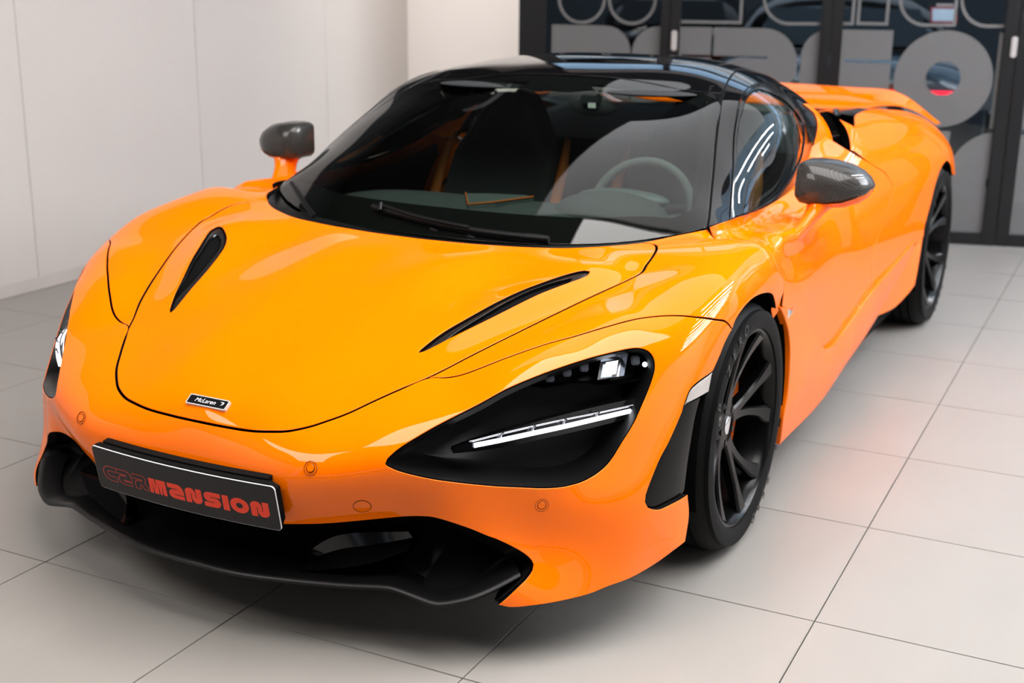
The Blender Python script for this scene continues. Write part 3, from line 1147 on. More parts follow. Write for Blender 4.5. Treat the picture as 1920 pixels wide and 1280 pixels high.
 [-1.6,0.93,0.6],
 [-1.675,0.9323,0.6016],
 [-1.7501,0.935,0.6038],
 [-1.8251,0.9379,0.6066],
 [-1.9,0.941,0.61],
 [-1.9751,0.9444,0.6136],
 [-2.0502,0.9481,0.6175],
 [-2.1252,0.9518,0.6227],
 [-2.2,0.955,0.63],
 [-2.2751,0.9578,0.6413],
 [-2.3499,0.9604,0.6556],
 [-2.4248,0.9625,0.6696],
 [-2.5,0.964,0.68],
 [-2.5748,0.965,0.6868],
 [-2.6501,0.9656,0.6914],
 [-2.7253,0.9654,0.6929],
 [-2.8,0.964,0.69],
 [-2.8838,0.9599,0.678],
 [-2.9669,0.954,0.659],
 [-3.05,0.948,0.64],
 [-0.33,0.956,0.59],
 [-0.4149,0.9532,0.5696],
 [-0.5,0.95,0.55],
 [-0.5665,0.9466,0.5356],
 [-0.6331,0.9429,0.522],
 [-0.7,0.94,0.51],
 [-0.7747,0.9379,0.4977],
 [-0.8497,0.9362,0.4859],
 [-0.9248,0.935,0.4761],
 [-1.0,0.934,0.47],
 [-1.0748,0.9333,0.4692],
 [-1.1498,0.9328,0.4725],
 [-1.2249,0.9327,0.477],
 [-1.3,0.933,0.48],
 [-1.375,0.9337,0.4805],
 [-1.45,0.9348,0.48],
 [-1.525,0.9363,0.4795],
 [-1.6,0.938,0.48],
 [-1.675,0.9401,0.4818],
 [-1.75,0.9427,0.4844],
 [-1.825,0.9454,0.4873],
 [-1.9,0.948,0.49],
 [-1.975,0.9505,0.4925],
 [-2.05,0.953,0.495],
 [-2.125,0.9555,0.4975],
 [-2.2,0.958,0.5],
 [-0.33,0.956,0.54],
 [-0.4147,0.9532,0.4993],
 [-0.5,0.95,0.46],
 [-0.5658,0.9463,0.4309],
 [-0.6322,0.9422,0.403],
 [-0.7,0.939,0.38],
 [-0.7739,0.937,0.36],
 [-0.8488,0.9356,0.3423],
 [-0.9243,0.9347,0.3284],
 [-1.0,0.934,0.32],
 [-1.0746,0.9336,0.3194],
 [-1.1497,0.9335,0.325],
 [-1.2249,0.9337,0.3331],
 [-1.3,0.934,0.34],
 [-1.375,0.9344,0.345],
 [-1.45,0.9349,0.35],
 [-1.525,0.9357,0.355],
 [-1.6,0.937,0.36],
 [-1.675,0.939,0.365],
 [-1.75,0.9416,0.37],
 [-1.825,0.9444,0.375],
 [-1.9,0.947,0.38],
 [-1.975,0.9493,0.385],
 [-2.05,0.9516,0.39],
 [-2.125,0.9538,0.395],
 [-2.2,0.956,0.4],
 [-2.3122,0.965,0.4895],
 [-2.4023,0.965,0.5715],
 [-2.4817,0.965,0.6502],
 [-2.5806,0.965,0.6989],
 [-2.7158,0.965,0.7153],
 [-2.8475,0.965,0.6794],
 [-2.9017,0.965,0.6374]],
'arch_r': [[-2.3122,0.965,0.4895],
 [-2.4023,0.965,0.5715],
 [-2.4817,0.965,0.6502],
 [-2.5806,0.965,0.6989],
 [-2.7158,0.965,0.7153],
 [-2.8475,0.965,0.6794],
 [-2.9017,0.965,0.6374]],
'door_cut': [[-1.5019,0.9365,0.3825],
 [-1.4705,0.9353,0.4763],
 [-1.5067,0.9334,0.5373],
 [-1.6262,0.9302,0.6048],
 [-1.7631,0.9245,0.673],
 [-1.8303,0.9188,0.7135],
 [-1.7615,0.8967,0.7702],
 [-1.6215,0.8646,0.8232]],
'belt_out': [[-0.3563,0.761,0.8],
 [-0.4721,0.779,0.8032],
 [-0.5969,0.786,0.803],
 [-0.7509,0.786,0.8085],
 [-0.9409,0.779,0.8224],
 [-1.104,0.764,0.845],
 [-1.2809,0.739,0.9072],
 [-1.3983,0.719,0.9464],
 [-1.4465,0.704,0.9774],
 [-1.4648,0.687,1.001]],
'haunch_top': [[-1.72,0.775,0.935],
 [-1.9,0.735,0.962],
 [-2.2,0.73,0.961],
 [-2.5,0.745,0.937],
 [-2.8,0.755,0.908],
 [-3.05,0.765,0.862],
 [-3.25,0.775,0.797]],
'intake_edge': [[-1.4689,0.8316,0.8475],
 [-1.5214,0.8167,0.8783],
 [-1.5759,0.7975,0.9094],
 [-1.6299,0.7687,0.9407],
 [-1.6728,0.731,0.9675]],
'fin': [[-0.3848,0.952,0.592],
 [-0.2312,0.955,0.5982],
 [-0.2772,0.956,0.5628],
 [-0.3291,0.957,0.5086],
 [-0.3594,0.957,0.4519],
 [-0.3692,0.957,0.3915],
 [-0.3735,0.955,0.3157],
 [-0.3543,0.953,0.2459],
 [-0.4027,0.935,0.1464]],
'vee': [[-0.4567,0.95,0.5563],
 [-0.5695,0.948,0.4865],
 [-0.6453,0.947,0.4444],
 [-0.7856,0.946,0.3557],
 [-0.8591,0.946,0.3315],
 [-0.9641,0.946,0.3253],
 [-1.1167,0.947,0.3439],
 [-1.2972,0.948,0.3691],
 [-1.4455,0.95,0.3908],
 [-1.6275,0.952,0.4088],
 [-1.7307,0.954,0.4174],
 [-1.9243,0.957,0.4357],
 [-2.1399,0.96,0.4624]],
'sill_bot': [[-0.4027,0.935,0.1464],
 [-0.6418,0.93,0.1345],
 [-0.8637,0.93,0.1354],
 [-1.2075,0.93,0.1764],
 [-1.5745,0.932,0.2261],
 [-1.6647,0.934,0.2466],
 [-1.7744,0.94,0.2959],
 [-1.9954,0.947,0.3471],
 [-2.1811,0.956,0.4223]],
'blade_pts': [[-0.3848,0.952,0.592],
 [-0.2312,0.955,0.5982],
 [-0.2772,0.956,0.5628],
 [-0.3291,0.957,0.5086],
 [-0.3594,0.957,0.4519],
 [-0.3692,0.957,0.3915],
 [-0.3735,0.955,0.3157],
 [-0.3543,0.953,0.2459],
 [-0.4027,0.935,0.1464],
 [-0.4567,0.95,0.5563],
 [-0.5695,0.948,0.4865],
 [-0.6453,0.947,0.4444],
 [-0.7856,0.946,0.3557],
 [-0.8591,0.946,0.3315],
 [-0.9641,0.946,0.3253],
 [-1.1167,0.947,0.3439],
 [-1.2972,0.948,0.3691],
 [-1.4455,0.95,0.3908],
 [-1.6275,0.952,0.4088],
 [-1.7307,0.954,0.4174],
 [-1.9243,0.957,0.4357],
 [-2.1399,0.96,0.4624],
 [-0.4027,0.935,0.1464],
 [-0.6418,0.93,0.1345],
 [-0.8637,0.93,0.1354],
 [-1.2075,0.93,0.1764],
 [-1.5745,0.932,0.2261],
 [-1.6647,0.934,0.2466],
 [-1.7744,0.94,0.2959],
 [-1.9954,0.947,0.3471],
 [-2.1811,0.956,0.4223],
 [-0.6,0.957,0.36],
 [-0.6,0.945,0.22],
 [-0.9,0.948,0.24],
 [-1.2,0.948,0.25],
 [-1.5,0.948,0.3]],
'rear_low': [[-2.3185,0.963,0.4817],
 [-2.2884,0.962,0.3708],
 [-2.2426,0.96,0.2559],
 [-2.1612,0.95,0.2333],
 [-2.0093,0.93,0.2081],
 [-1.7805,0.915,0.2245],
 [-1.8492,0.925,0.2888],
 [-2.0291,0.94,0.3506],
 [-2.2127,0.95,0.4228]],
'drl': [[0.8268,0.6062,0.4823],
 [0.7901,0.652,0.4908],
 [0.7406,0.7032,0.5],
 [0.6793,0.7498,0.5049],
 [0.61,0.7946,0.5087],
 [0.5382,0.8442,0.5142]],
'drl_rail': [[0.8239,0.5929,0.4885],
 [0.7798,0.6464,0.5022],
 [0.7299,0.6976,0.5126],
 [0.6688,0.7445,0.5179],
 [0.6002,0.7899,0.5198],
 [0.5196,0.8452,0.524]],
'drl_blade': [[0.8443,0.5589,0.4721],
 [0.8025,0.6069,0.4915],
 [0.7554,0.6592,0.509],
 [0.6906,0.7164,0.5221],
 [0.6008,0.777,0.5302],
 [0.5043,0.841,0.5353]],
'drl_low': [[0.8437,0.5651,0.4634],
 [0.8166,0.6019,0.4661],
 [0.7772,0.6518,0.4721],
 [0.7269,0.703,0.481],
 [0.6643,0.7496,0.4855],
 [0.5949,0.795,0.4892],
 [0.5217,0.8471,0.4972]],
'clips': [[0.7873,0.6503,0.5028],
 [0.7378,0.7016,0.5121],
 [0.6791,0.7469,0.5165],
 [0.6078,0.7933,0.5201]],
'lamp_bright': [[0.5326,0.7668,0.629],
 [0.4804,0.8093,0.6319],
 [0.5153,0.8152,0.5869],
 [0.5738,0.7761,0.5867]],
'lamp_cubes': [[0.6416,0.6909,0.5981],
 [0.61,0.7172,0.6059],
 [0.5763,0.7429,0.612],
 [0.4748,0.8233,0.6125]],
'lamp_small': [[0.4734,0.8475,0.6069]],
'lamp_tray': [[0.6756,0.6494,0.5826],
 [0.6258,0.6831,0.6013],
 [0.553,0.7399,0.6178],
 [0.463,0.8047,0.6306],
 [0.4332,0.8399,0.6194],
 [0.4416,0.8523,0.5905],
 [0.4699,0.8425,0.5688],
 [0.5336,0.7979,0.5667],
 [0.6063,0.7395,0.5776],
 [0.6593,0.6871,0.5767]],
'wiper_a': [[-0.0772,-0.2466,0.7892],
 [-0.0607,-0.1245,0.7758],
 [-0.0463,0.0103,0.7643],
 [-0.0364,0.138,0.7583],
 [-0.0337,0.2576,0.757],
 [-0.0383,0.354,0.757]],
'wiper_arm': [[-0.0717,-0.213,0.7971],
 [-0.0486,-0.0625,0.7783],
 [-0.0333,0.1053,0.7676]],
'wiper_r': [[-0.2056,-0.6379,0.813],
 [-0.1419,-0.5679,0.7951],
 [-0.0808,-0.493,0.7721],
 [-0.037,-0.4299,0.75]],
'sticker': [[-0.0582,0.2651,0.7624],
 [-0.0669,0.3284,0.7672],
 [-0.0609,0.3315,0.7625],
 [-0.052,0.2684,0.7577]],
'vane_low': [[0.985,0.2529,0.177],
 [0.97,0.3213,0.1905],
 [0.945,0.4097,0.2132],
 [0.9,0.4839,0.2431]],
'vane_up': [[0.98,0.2586,0.1954],
 [0.955,0.276,0.2275],
 [0.925,0.3271,0.2562],
 [0.87,0.4655,0.2724]],
'badge720': [[-0.3035,0.9575,0.5617],
 [-0.386,0.9575,0.574]],
}
# ================================================================== the room
TX, TY, TTH, TS = 0.97140629, -1.17216139, 3.15815376, 0.60543765
ea = np.array([math.cos(TTH), math.sin(TTH), 0]); eb = np.array([math.sin(TTH), -math.cos(TTH), 0]); to_ = np.array([TX, TY, 0])
def tile_pt(a, b, z=0.0): return to_ + ea * TS * b + eb * TS * a + np.array([0, 0, z])
M['tile'] = noise_var(mat('floor_tile', (0.29, 0.272, 0.252), rough=0.36, spec=0.35), 2.2, 0.07, detail=6, coords='Object', stretch=(1, 2.2, 1))
M['grout'] = mat('grout', (0.035, 0.032, 0.03), rough=0.9)
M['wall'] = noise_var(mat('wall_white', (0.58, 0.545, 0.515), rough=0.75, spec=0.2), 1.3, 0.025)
M['wall2'] = noise_var(mat('wall_white_lit', (0.93, 0.88, 0.85), rough=0.75, spec=0.2), 1.3, 0.02)  # lighter copy of the wall white, stronger light put into the colour
M['skirting'] = noise_var(mat('skirting_white', (0.53, 0.49, 0.46), rough=0.7), 5, 0.10)
M['frame'] = mat('frame_black', (0.006, 0.006, 0.007), rough=0.35)
M['ceiling'] = mat('ceiling_grey', (0.05, 0.05, 0.052), rough=0.9)
M['ceil_glow'] = mat('ceiling_glow', (0.8, 0.8, 0.8), emit=(0.93, 0.97, 1.0), es=0.48)
M['tube'] = mat('tube_light', (1, 1, 1), emit=(0.95, 0.97, 1.0), es=80.0)
M['added_main'] = mat('added_main_panel', (0.8, 0.8, 0.8), emit=(1.0, 0.985, 0.96), es=3.35)
M['tube2'] = mat('tube_light_soft', (1, 1, 1), emit=(0.95, 0.97, 1.0), es=34.0)
M['added_glow'] = mat('added_glow_front', (0.8, 0.8, 0.8), emit=(1.0, 0.97, 0.93), es=3.2)
M['pane'] = glass('door_glass', (0.80, 0.84, 0.86))
M['frost'] = mat('frosted_film', (0.115, 0.112, 0.113), rough=0.55, alpha=0.985)
M['handle'] = mat('handle_steel', (0.62, 0.58, 0.57), rough=0.3, metal=0.4)

floor = mesh_obj('floor', [tile_pt(-4, -5, -0.006), tile_pt(13, -5, -0.006), tile_pt(13, 14, -0.006), tile_pt(-4, 14, -0.006)], [(0, 1, 2, 3)], M['grout'], smooth=False)
tag(floor, kind='structure')
_g = 0.0016 / TS
def tile_mesh():
    bm = bmesh.new(); h = TS / 2 - 0.0014
    add_box(bm, (-h, -h, -0.006), (h, h, 0.0), 0.0009)
    me = bpy.data.meshes.new('tile'); bm.to_mesh(me); bm.free(); me.materials.append(M['tile']); return me
_tm = tile_mesh(); _tang = math.atan2(ea[1], ea[0])
for a in range(-3, 8):
    for b in range(-3, 10):
        c = tile_pt(a + 0.5, b + 0.5)
        # keep to the room side of the glass wall
        o = bpy.data.objects.new('tile', _tm); o.location = tuple(c); o.rotation_euler = (0, 0, _tang); link(o, floor)

WP0 = np.array([-4.70964, 0.93738, 0.0]); WT = np.array([math.cos(math.radians(105.6)), math.sin(math.radians(105.6)), 0.0]); WN = np.array([WT[1], -WT[0], 0.0])
def wp(t, z, d=0.0): return WP0 + WT * t + WN * d + np.array([0, 0, z])      # d > 0: into the room
def wbox(name, t0, t1, z0, z1, d0, d1, m, parent=None, bevel=0.0):
    bm = bmesh.new(); add_box(bm, (t0, d0, z0), (t1, d1, z1), bevel)
    for v in bm.verts: v.co = Vector(wp(v.co.x, v.co.z, v.co.y))
    bmesh.ops.recalc_face_normals(bm, faces=bm.faces)
    return bm_obj(name, bm, m, parent, angle=40 if bevel else None)

# left wall of tall boards, seams between them, low skirting
wl = tag(empty('wall_left', tuple(tile_pt(-2.785, 0))), kind='structure')
def lwp(s, z, d=0.0): return tile_pt(-2.785, 0) + ea * s + eb * d + np.array([0, 0, z])
wl.location = (0, 0, 0)
def lbox(name, s0, s1, z0, z1, d0, d1, m, parent, bevel=0.0):
    bm = bmesh.new(); add_box(bm, (s0, d0, z0), (s1, d1, z1), bevel)
    for v in bm.verts: v.co = Vector(lwp(v.co.x, v.co.z, v.co.y))
    bmesh.ops.recalc_face_normals(bm, faces=bm.faces)
    return bm_obj(name, bm, m, parent, angle=40 if bevel else None)
_s = [2.17 + 1.215 * k for k in range(-6, 3)] + [5.575]
for s0, s1 in zip(_s[:-1], _s[1:]):
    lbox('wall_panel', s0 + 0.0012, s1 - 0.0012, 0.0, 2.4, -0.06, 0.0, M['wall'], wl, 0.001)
lbox('wall_backing', _s[0], 5.575, 0, 2.4, -0.12, -0.0615, M['skirting'], wl)
lbox('dark_fascia', _s[0], 5.575, 2.401, 3.4, -0.12, -0.0, M['ceiling'], wl)
tag(lbox('baseboard_left', _s[0], 5.56, 0, 0.062, 0.0004, 0.005, M['skirting'], None, 0.002), kind='structure')
# short bright wall from the corner to the glass front
_c0 = lwp(5.575, 0); _c1 = lwp(5.575, 0, .93); _c2 = wp(-2.805, 0)
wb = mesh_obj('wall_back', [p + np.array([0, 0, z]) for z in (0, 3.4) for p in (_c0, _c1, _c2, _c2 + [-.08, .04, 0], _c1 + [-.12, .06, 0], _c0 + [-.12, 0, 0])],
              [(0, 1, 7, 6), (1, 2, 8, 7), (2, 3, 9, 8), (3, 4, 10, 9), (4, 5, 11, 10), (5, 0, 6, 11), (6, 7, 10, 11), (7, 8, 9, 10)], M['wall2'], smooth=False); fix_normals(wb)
tag(wb, kind='structure')
# right wall, wall behind the camera, ceiling
tag(box_obj('wall_right', (-6.5, 8.3, 0), (8.5, 8.5, 3.4), M['wall']), kind='structure')
tag(box_obj('wall_front', (8.3, -3.2, 0), (8.5, 8.5, 3.4), mat('wall_grey', (0.04, 0.04, 0.04), rough=0.8)), kind='structure')
tag(box_obj('ceiling', (-9.5, -3.5, 3.4), (8.5, 8.5, 3.5), M['ceiling']), kind='structure')
def tube(x0, y0, x1, y1, z, lab, m='tube'):
    p = Vector((x0, y0, z)); q = Vector((x1, y1, z)); r = empty('tube_light', tuple(p))
    d = (q - p); L = d.length; ang = math.atan2(d.y, d.x)
    r.rotation_euler = (0, 0, ang)
    box_obj('lamp_housing', (0, -0.05, 0.02), (L, 0.05, 0.05), M['white_print'], r)
    box_obj('tube', (0.02, -0.02, -0.015), (L - 0.02, 0.02, 0.019), M[m], r, 0.008)
    tag(r, lab, 'ceiling lamp', 'tube lamps on the ceiling')
cf = empty('unseen_light_panel', (3.3, -1.4, 3.36))  # unseen panel added to brighten the floor at the front left
box_obj('diffuser', (-.9, -1.1, 0), (.9, 1.1, .02), M['added_glow'], cf); box_obj('lamp_housing', (-.93, -1.13, .021), (.93, 1.13, .04), M['white_print'], cf)
tag(cf, 'added square light panel, out of view above and ahead of the car nose', 'ceiling lamp')
ch_ = empty('unseen_light_panel', (.8, 1.5, 3.36))  # unseen main light, added and shaped for its effect on the bonnet
box_obj('diffuser', (-1.3, -1.8, 0), (1.3, 1.8, .02), M['added_main'], ch_); box_obj('lamp_housing', (-1.33, -1.83, .021), (1.33, 1.83, .04), M['white_print'], ch_)
tag(ch_, 'added broad light panel, out of view above the bonnet', 'ceiling lamp')
M['skylight'] = mat('skylight_pane', (.3, .4, .5), rough=.1, emit=(.52, .74, 1.0), es=.42)
w2 = tag(empty('window_2', (0, 0, 0)), kind='structure')
for i in range(6):
    for j in range(3): box_obj('pane', (-5.6 + j, 1.75 + i, 3.38), (-4.66 + j, 2.69 + i, 3.40), M['skylight'], w2)
ORD = ['nearest', 'second', 'third', 'fourth', 'fifth', 'sixth', 'seventh', 'farthest']
for i in range(8):
    tube(-4.3, 2.6 + 0.6 * i, -1.2, 2.6 + 0.6 * i, 3.2, f'long white tube lamp under the ceiling right of the car, {ORD[i]} from it', 'tube2')
cg = empty('unseen_light_panel', (-1.9, .55, 3.36))
box_obj('diffuser', (-1.3, -1.5, 0), (1.3, 1.5, .02), M['ceil_glow'], cg); box_obj('lamp_housing', (-1.33, -1.53, .021), (1.33, 1.53, .04), M['white_print'], cg)
tag(cg, 'large pale luminous panel set in the ceiling over the car roof', 'ceiling lamp')
def added_wall_spot(loc, target, power, lab):  # unseen spot with a fixture, added to brighten the back wall
    g = empty('added_spot', loc); lathe_z = []
    n_ = 20; V = []; Fc = []
    prof = [(.05, .04), (.065, .04), (.065, -.03), (.055, -.035), (.05, -.01)]
    for i in range(n_):
        a = 2 * math.pi * i / n_
        for r, z in prof: V.append((r * math.cos(a), r * math.sin(a), z))
    for i in range(n_):
        j = (i + 1) % n_
        for k in range(5): k2 = (k + 1) % 5; Fc.append((i * 5 + k, j * 5 + k, j * 5 + k2, i * 5 + k2))
    o = mesh_obj('lamp_housing', V, Fc, M['white_print'], g); fix_normals(o)
    l = bpy.data.lights.new('added_spot_lamp', 'SPOT'); l.energy = power; l.spot_size = math.radians(95); l.spot_blend = .9; l.shadow_soft_size = .04; l.color = (1, .96, .92)
    q = bpy.data.objects.new('added_source', l); link(q, g); q.location = (0, 0, -.05); q.rotation_euler = (Vector(target) - Vector(loc)).to_track_quat('-Z', 'Y').to_euler()
    tag(g, lab, 'ceiling lamp')
added_wall_spot((-3.2, -2.15, 3.34), (-4.6, -2.5, 1.4), 55, 'added small round spot, out of view, brightening the short back wall')
# ------------------------------------------------------------------ folding glass front with frosted lettering
LEAF = [(-2.805, -1.902), (-1.902, -.981), (-.981, .029), (.029, .95), (.95, 1.87), (1.87, 2.8), (2.8, 3.7)]
STL = [(.165, .053), (.059, .061), (.061, .074), (.074, .061), (.06, .06), (.06, .06), (.06, .06)]
doors = []
for k, ((t0, t1), (a, b)) in enumerate(zip(LEAF, STL)):
    d = tag(empty(f'door_{k + 1}', tuple(wp((t0 + t1) / 2, 0))), kind='structure'); d.location = (0, 0, 0)
    wbox('stile', t0 + .0015, t0 + a, 0, 2.5, -.03, .03, M['frame'], d, .003)
    wbox('stile', t1 - b, t1 - .0015, 0, 2.5, -.03, .03, M['frame'], d, .003)
    wbox('bottom_rail', t0 + a, t1 - b, 0, .068, -.028, .028, M['frame'], d, .003)
    wbox('top_rail', t0 + a, t1 - b, 2.42, 2.5, -.028, .028, M['frame'], d, .003)
    wbox('pane', t0 + a - .005, t1 - b + .005, .063, 2.425, -.004, .004, M['pane'], d)
    doors.append(d)
for t, k in ((-1.890, 1), (-.006, 3)):
    wbox('pull_handle', t, t + .034, 1.068, 1.182, .032, .046, M['handle'], doors[k], .006)
tag(wbox('wall_above_glass', -2.805, 3.7, 3.15, 3.4, -.06, .06, M['wall2']), kind='structure')
M['sky_pane'] = mat('sky_pane', (.3, .4, .5), rough=.1, emit=(.40, .66, 1.0), es=.55)
w1 = tag(empty('window_1', tuple(wp(0, 2.5))), kind='structure'); w1.location = (0, 0, 0)
for k in range(7):
    a_ = -2.805 + k * .93; wbox('pane', a_ + .03, a_ + .90, 2.56, 3.10, -.01, .0, M['sky_pane'], w1)
    wbox('mullion', a_ - .028, a_ + .028, 2.5, 3.15, -.03, .03, M['frame'], w1)
wbox('rail', -2.805, 3.7, 2.501, 2.558, -.03, .03, M['frame'], w1); wbox('rail', -2.805, 3.7, 3.102, 3.149, -.03, .03, M['frame'], w1)
tag(wbox('wall_return', 3.7, 6.2, 0, 3.4, -.06, .06, M['wall2']), kind='structure')
def leaf_at(t):
    for k, (a, b) in enumerate(LEAF):
        if a <= t < b: return doors[k]
    return doors[-1]
_fk = [0]
def film(shape, name='frosted_letter'):
    """one frosted shape on the room side of its pane; shape = outer loop and holes in (t, z); split where a stile crosses it"""
    _fk[0] += 1; dd = .0046 + .0003 * (_fk[0] % 7)
    o_ = np.array(shape[0])
    for k, ((t0, t1), (a, b)) in enumerate(zip(LEAF, STL)):
        lo, hi = t0 + a, t1 - b
        if o_[:, 0].max() <= lo or o_[:, 0].min() >= hi: continue
        def clip(P):
            P = [tuple(p) for p in P]
            for lim, sg in ((lo, 1), (hi, -1)):
                Q = []
                for i in range(len(P)):
                    p, q = P[i - 1], P[i]; ip, iq = sg * (p[0] - lim) >= 0, sg * (q[0] - lim) >= 0
                    if ip != iq: f_ = (lim - p[0]) / (q[0] - p[0]); Q.append((lim, p[1] + f_ * (q[1] - p[1])))
                    if iq: Q.append(q)
                P = Q
                if not P: break
            return P
        sh_ = [clip(l) for l in shape]; sh_ = [l for l in sh_ if len(l) > 2]
        if sh_: flat_fill(name, [sh_], lambda a_, b_: wp(a_, b_, dd), M['frost'], doors[k])
def arc2(cx, cz, r, a0, a1, k=14): return [(cx + r * math.cos(math.radians(a0 + (a1 - a0) * i / k)), cz + r * math.sin(math.radians(a0 + (a1 - a0) * i / k))) for i in range(k + 1)]
def line2(P, w=.018):
    P = np.array(P, float); n_ = len(P); L, R_ = [], []
    for i in range(n_):
        a = P[i] - P[i - 1] if i > 0 else P[1] - P[0]; b = P[i + 1] - P[i] if i < n_ - 1 else P[-1] - P[-2]
        a = a / np.linalg.norm(a); b = b / np.linalg.norm(b); t = a + b; t /= np.linalg.norm(t); nr = np.array([-t[1], t[0]]); k = w / 2 / max(.5, nr @ np.array([-a[1], a[0]]))
        L.append(tuple(P[i] + nr * k)); R_.append(tuple(P[i] - nr * k))
    return [L + R_[::-1]]
film([[(-2.607, .67), (-2.131, .67), (-2.131, 1.05)] + arc2(-2.283, 1.05, .152, 5, 90) + [(-2.607, 1.203)]])
film([[(-2.122, .67), (-1.657, .67), (-1.657, 1.030), (-1.83, 1.030), (-1.83, 1.045), (-1.659, 1.045), (-1.659, 1.203), (-1.97, 1.203)] + arc2(-1.97, 1.05, .152, 95, 180)])
film([[(-1.644, 1.043), (-1.33, 1.043), (-1.33, 1.030), (-1.49, 1.030), (-1.55, 1.01), (-1.60, .97), (-1.635, .90), (-1.644, .80), (-1.644, .67), (-1.20, .67), (-1.20, .86), (-1.22, .87)] + arc2(-1.36, 1.003, .2, -35, 90) + [(-1.644, 1.203)]])
film([[(-1.142, .67), (-.638, .67), (-.638, 1.020), (-.90, 1.020), (-.90, 1.037), (-.638, 1.039), (-.638, 1.203), (-.99, 1.203)] + arc2(-.99, 1.05, .152, 95, 180)])
film([arc2(-.345, .939, .269, 0, 355, 56), arc2(-.345, .943, .095, 0, 350, 35)])
film([[(-.066, .67), (.30, .67), (.30, 1.2), (-.066, 1.2)]])
film([[(.36, .67), (.9, .67), (.9, 1.2), (.36, 1.2)]])
film([[(1.0, .67), (1.5, .67), (1.5, 1.2), (1.0, 1.2)]])
# row above: outlined letters
film(line2([(-2.565, 1.70)] + arc2(-2.43, 1.352, .135, 180, 360, 24) + [(-2.295, 1.70)])); film(line2([(-2.265, 1.70)] + arc2(-2.13, 1.352, .135, 180, 360, 24) + [(-1.995, 1.70)]))
film(line2([(-1.90, 1.232), (-1.497, 1.232), (-1.497, 1.70)]))
film(line2([(-1.37, 1.70), (-1.37, 1.38)] + arc2(-1.22, 1.38, .150, 185, 268, 10) + [(-.868, 1.236), (-.868, 1.70)]))
film(line2([(-.838, 1.70), (-.838, 1.238), (-.680, 1.238), (-.680, 1.70)]))
film(line2([(-.615, 1.70), (-.615, 1.38)] + arc2(-.470, 1.38, .145, 185, 268, 10) + [(-.315, 1.238), (-.315, 1.70)]))
film(line2([(-.285, 1.70), (-.285, 1.38)] + arc2(-.140, 1.38, .145, 185, 268, 10) + [(.05, 1.238), (.20, 1.238)]))
film(line2([(-.42, 1.345), (-.33, 1.345)]))
# row below
film([[(-.62, .648), (-.2755, .648), (-.2755, .40), (-.62, .40)]])
film([arc2(-.005, .385, .268, 0, 355, 56), arc2(-.005, .36, .05, 0, 345, 23)])
film([[(-.60, .07), (-.045, .07), (-.045, .30), (-.60, .30)]])
film([[(.103, .07), (.89, .07), (.89, .64), (.103, .64)]])

# dim hall beyond the glass
M['hall'] = mat('hall_grey', (0.10, 0.11, 0.12), rough=0.8); M['hall_floor'] = mat('hall_floor', (0.30, 0.31, 0.32), rough=0.5)
tag(wbox('floor_hall', -4.5, 6.2, -.02, -.007, -9, -.05, M['hall_floor']), kind='structure')
tag(wbox('wall_hall', -4.5, 6.2, 0, 3.4, -9.2, -9, M['hall']), kind='structure')
tag(wbox('wall_hall_left', -4.6, -4.5, 0, 3.4, -9, -.2, M['hall']), kind='structure')
tag(wbox('wall_hall_right', 6.2, 6.3, 0, 3.4, -9, .1, M['hall']), kind='structure')
def shaped(name, rows, m, parent, lvl=2):
    """closed loops of equal length -> smooth solid"""
    n_ = len(rows[0]); V = [p for r in rows for p in r]; Fc = []
    for a in range(len(rows) - 1):
        for i in range(n_): j = (i + 1) % n_; Fc.append((a * n_ + i, a * n_ + j, (a + 1) * n_ + j, (a + 1) * n_ + i))
    Fc.append(tuple(range(n_))); Fc.append(tuple(range((len(rows) - 1) * n_, len(rows) * n_)))
    o = mesh_obj(name, V, Fc, m, parent); fix_normals(o)
    if lvl: md = o.modifiers.new('subdivision', 'SUBSURF'); md.levels = md.render_levels = lvl
    return o
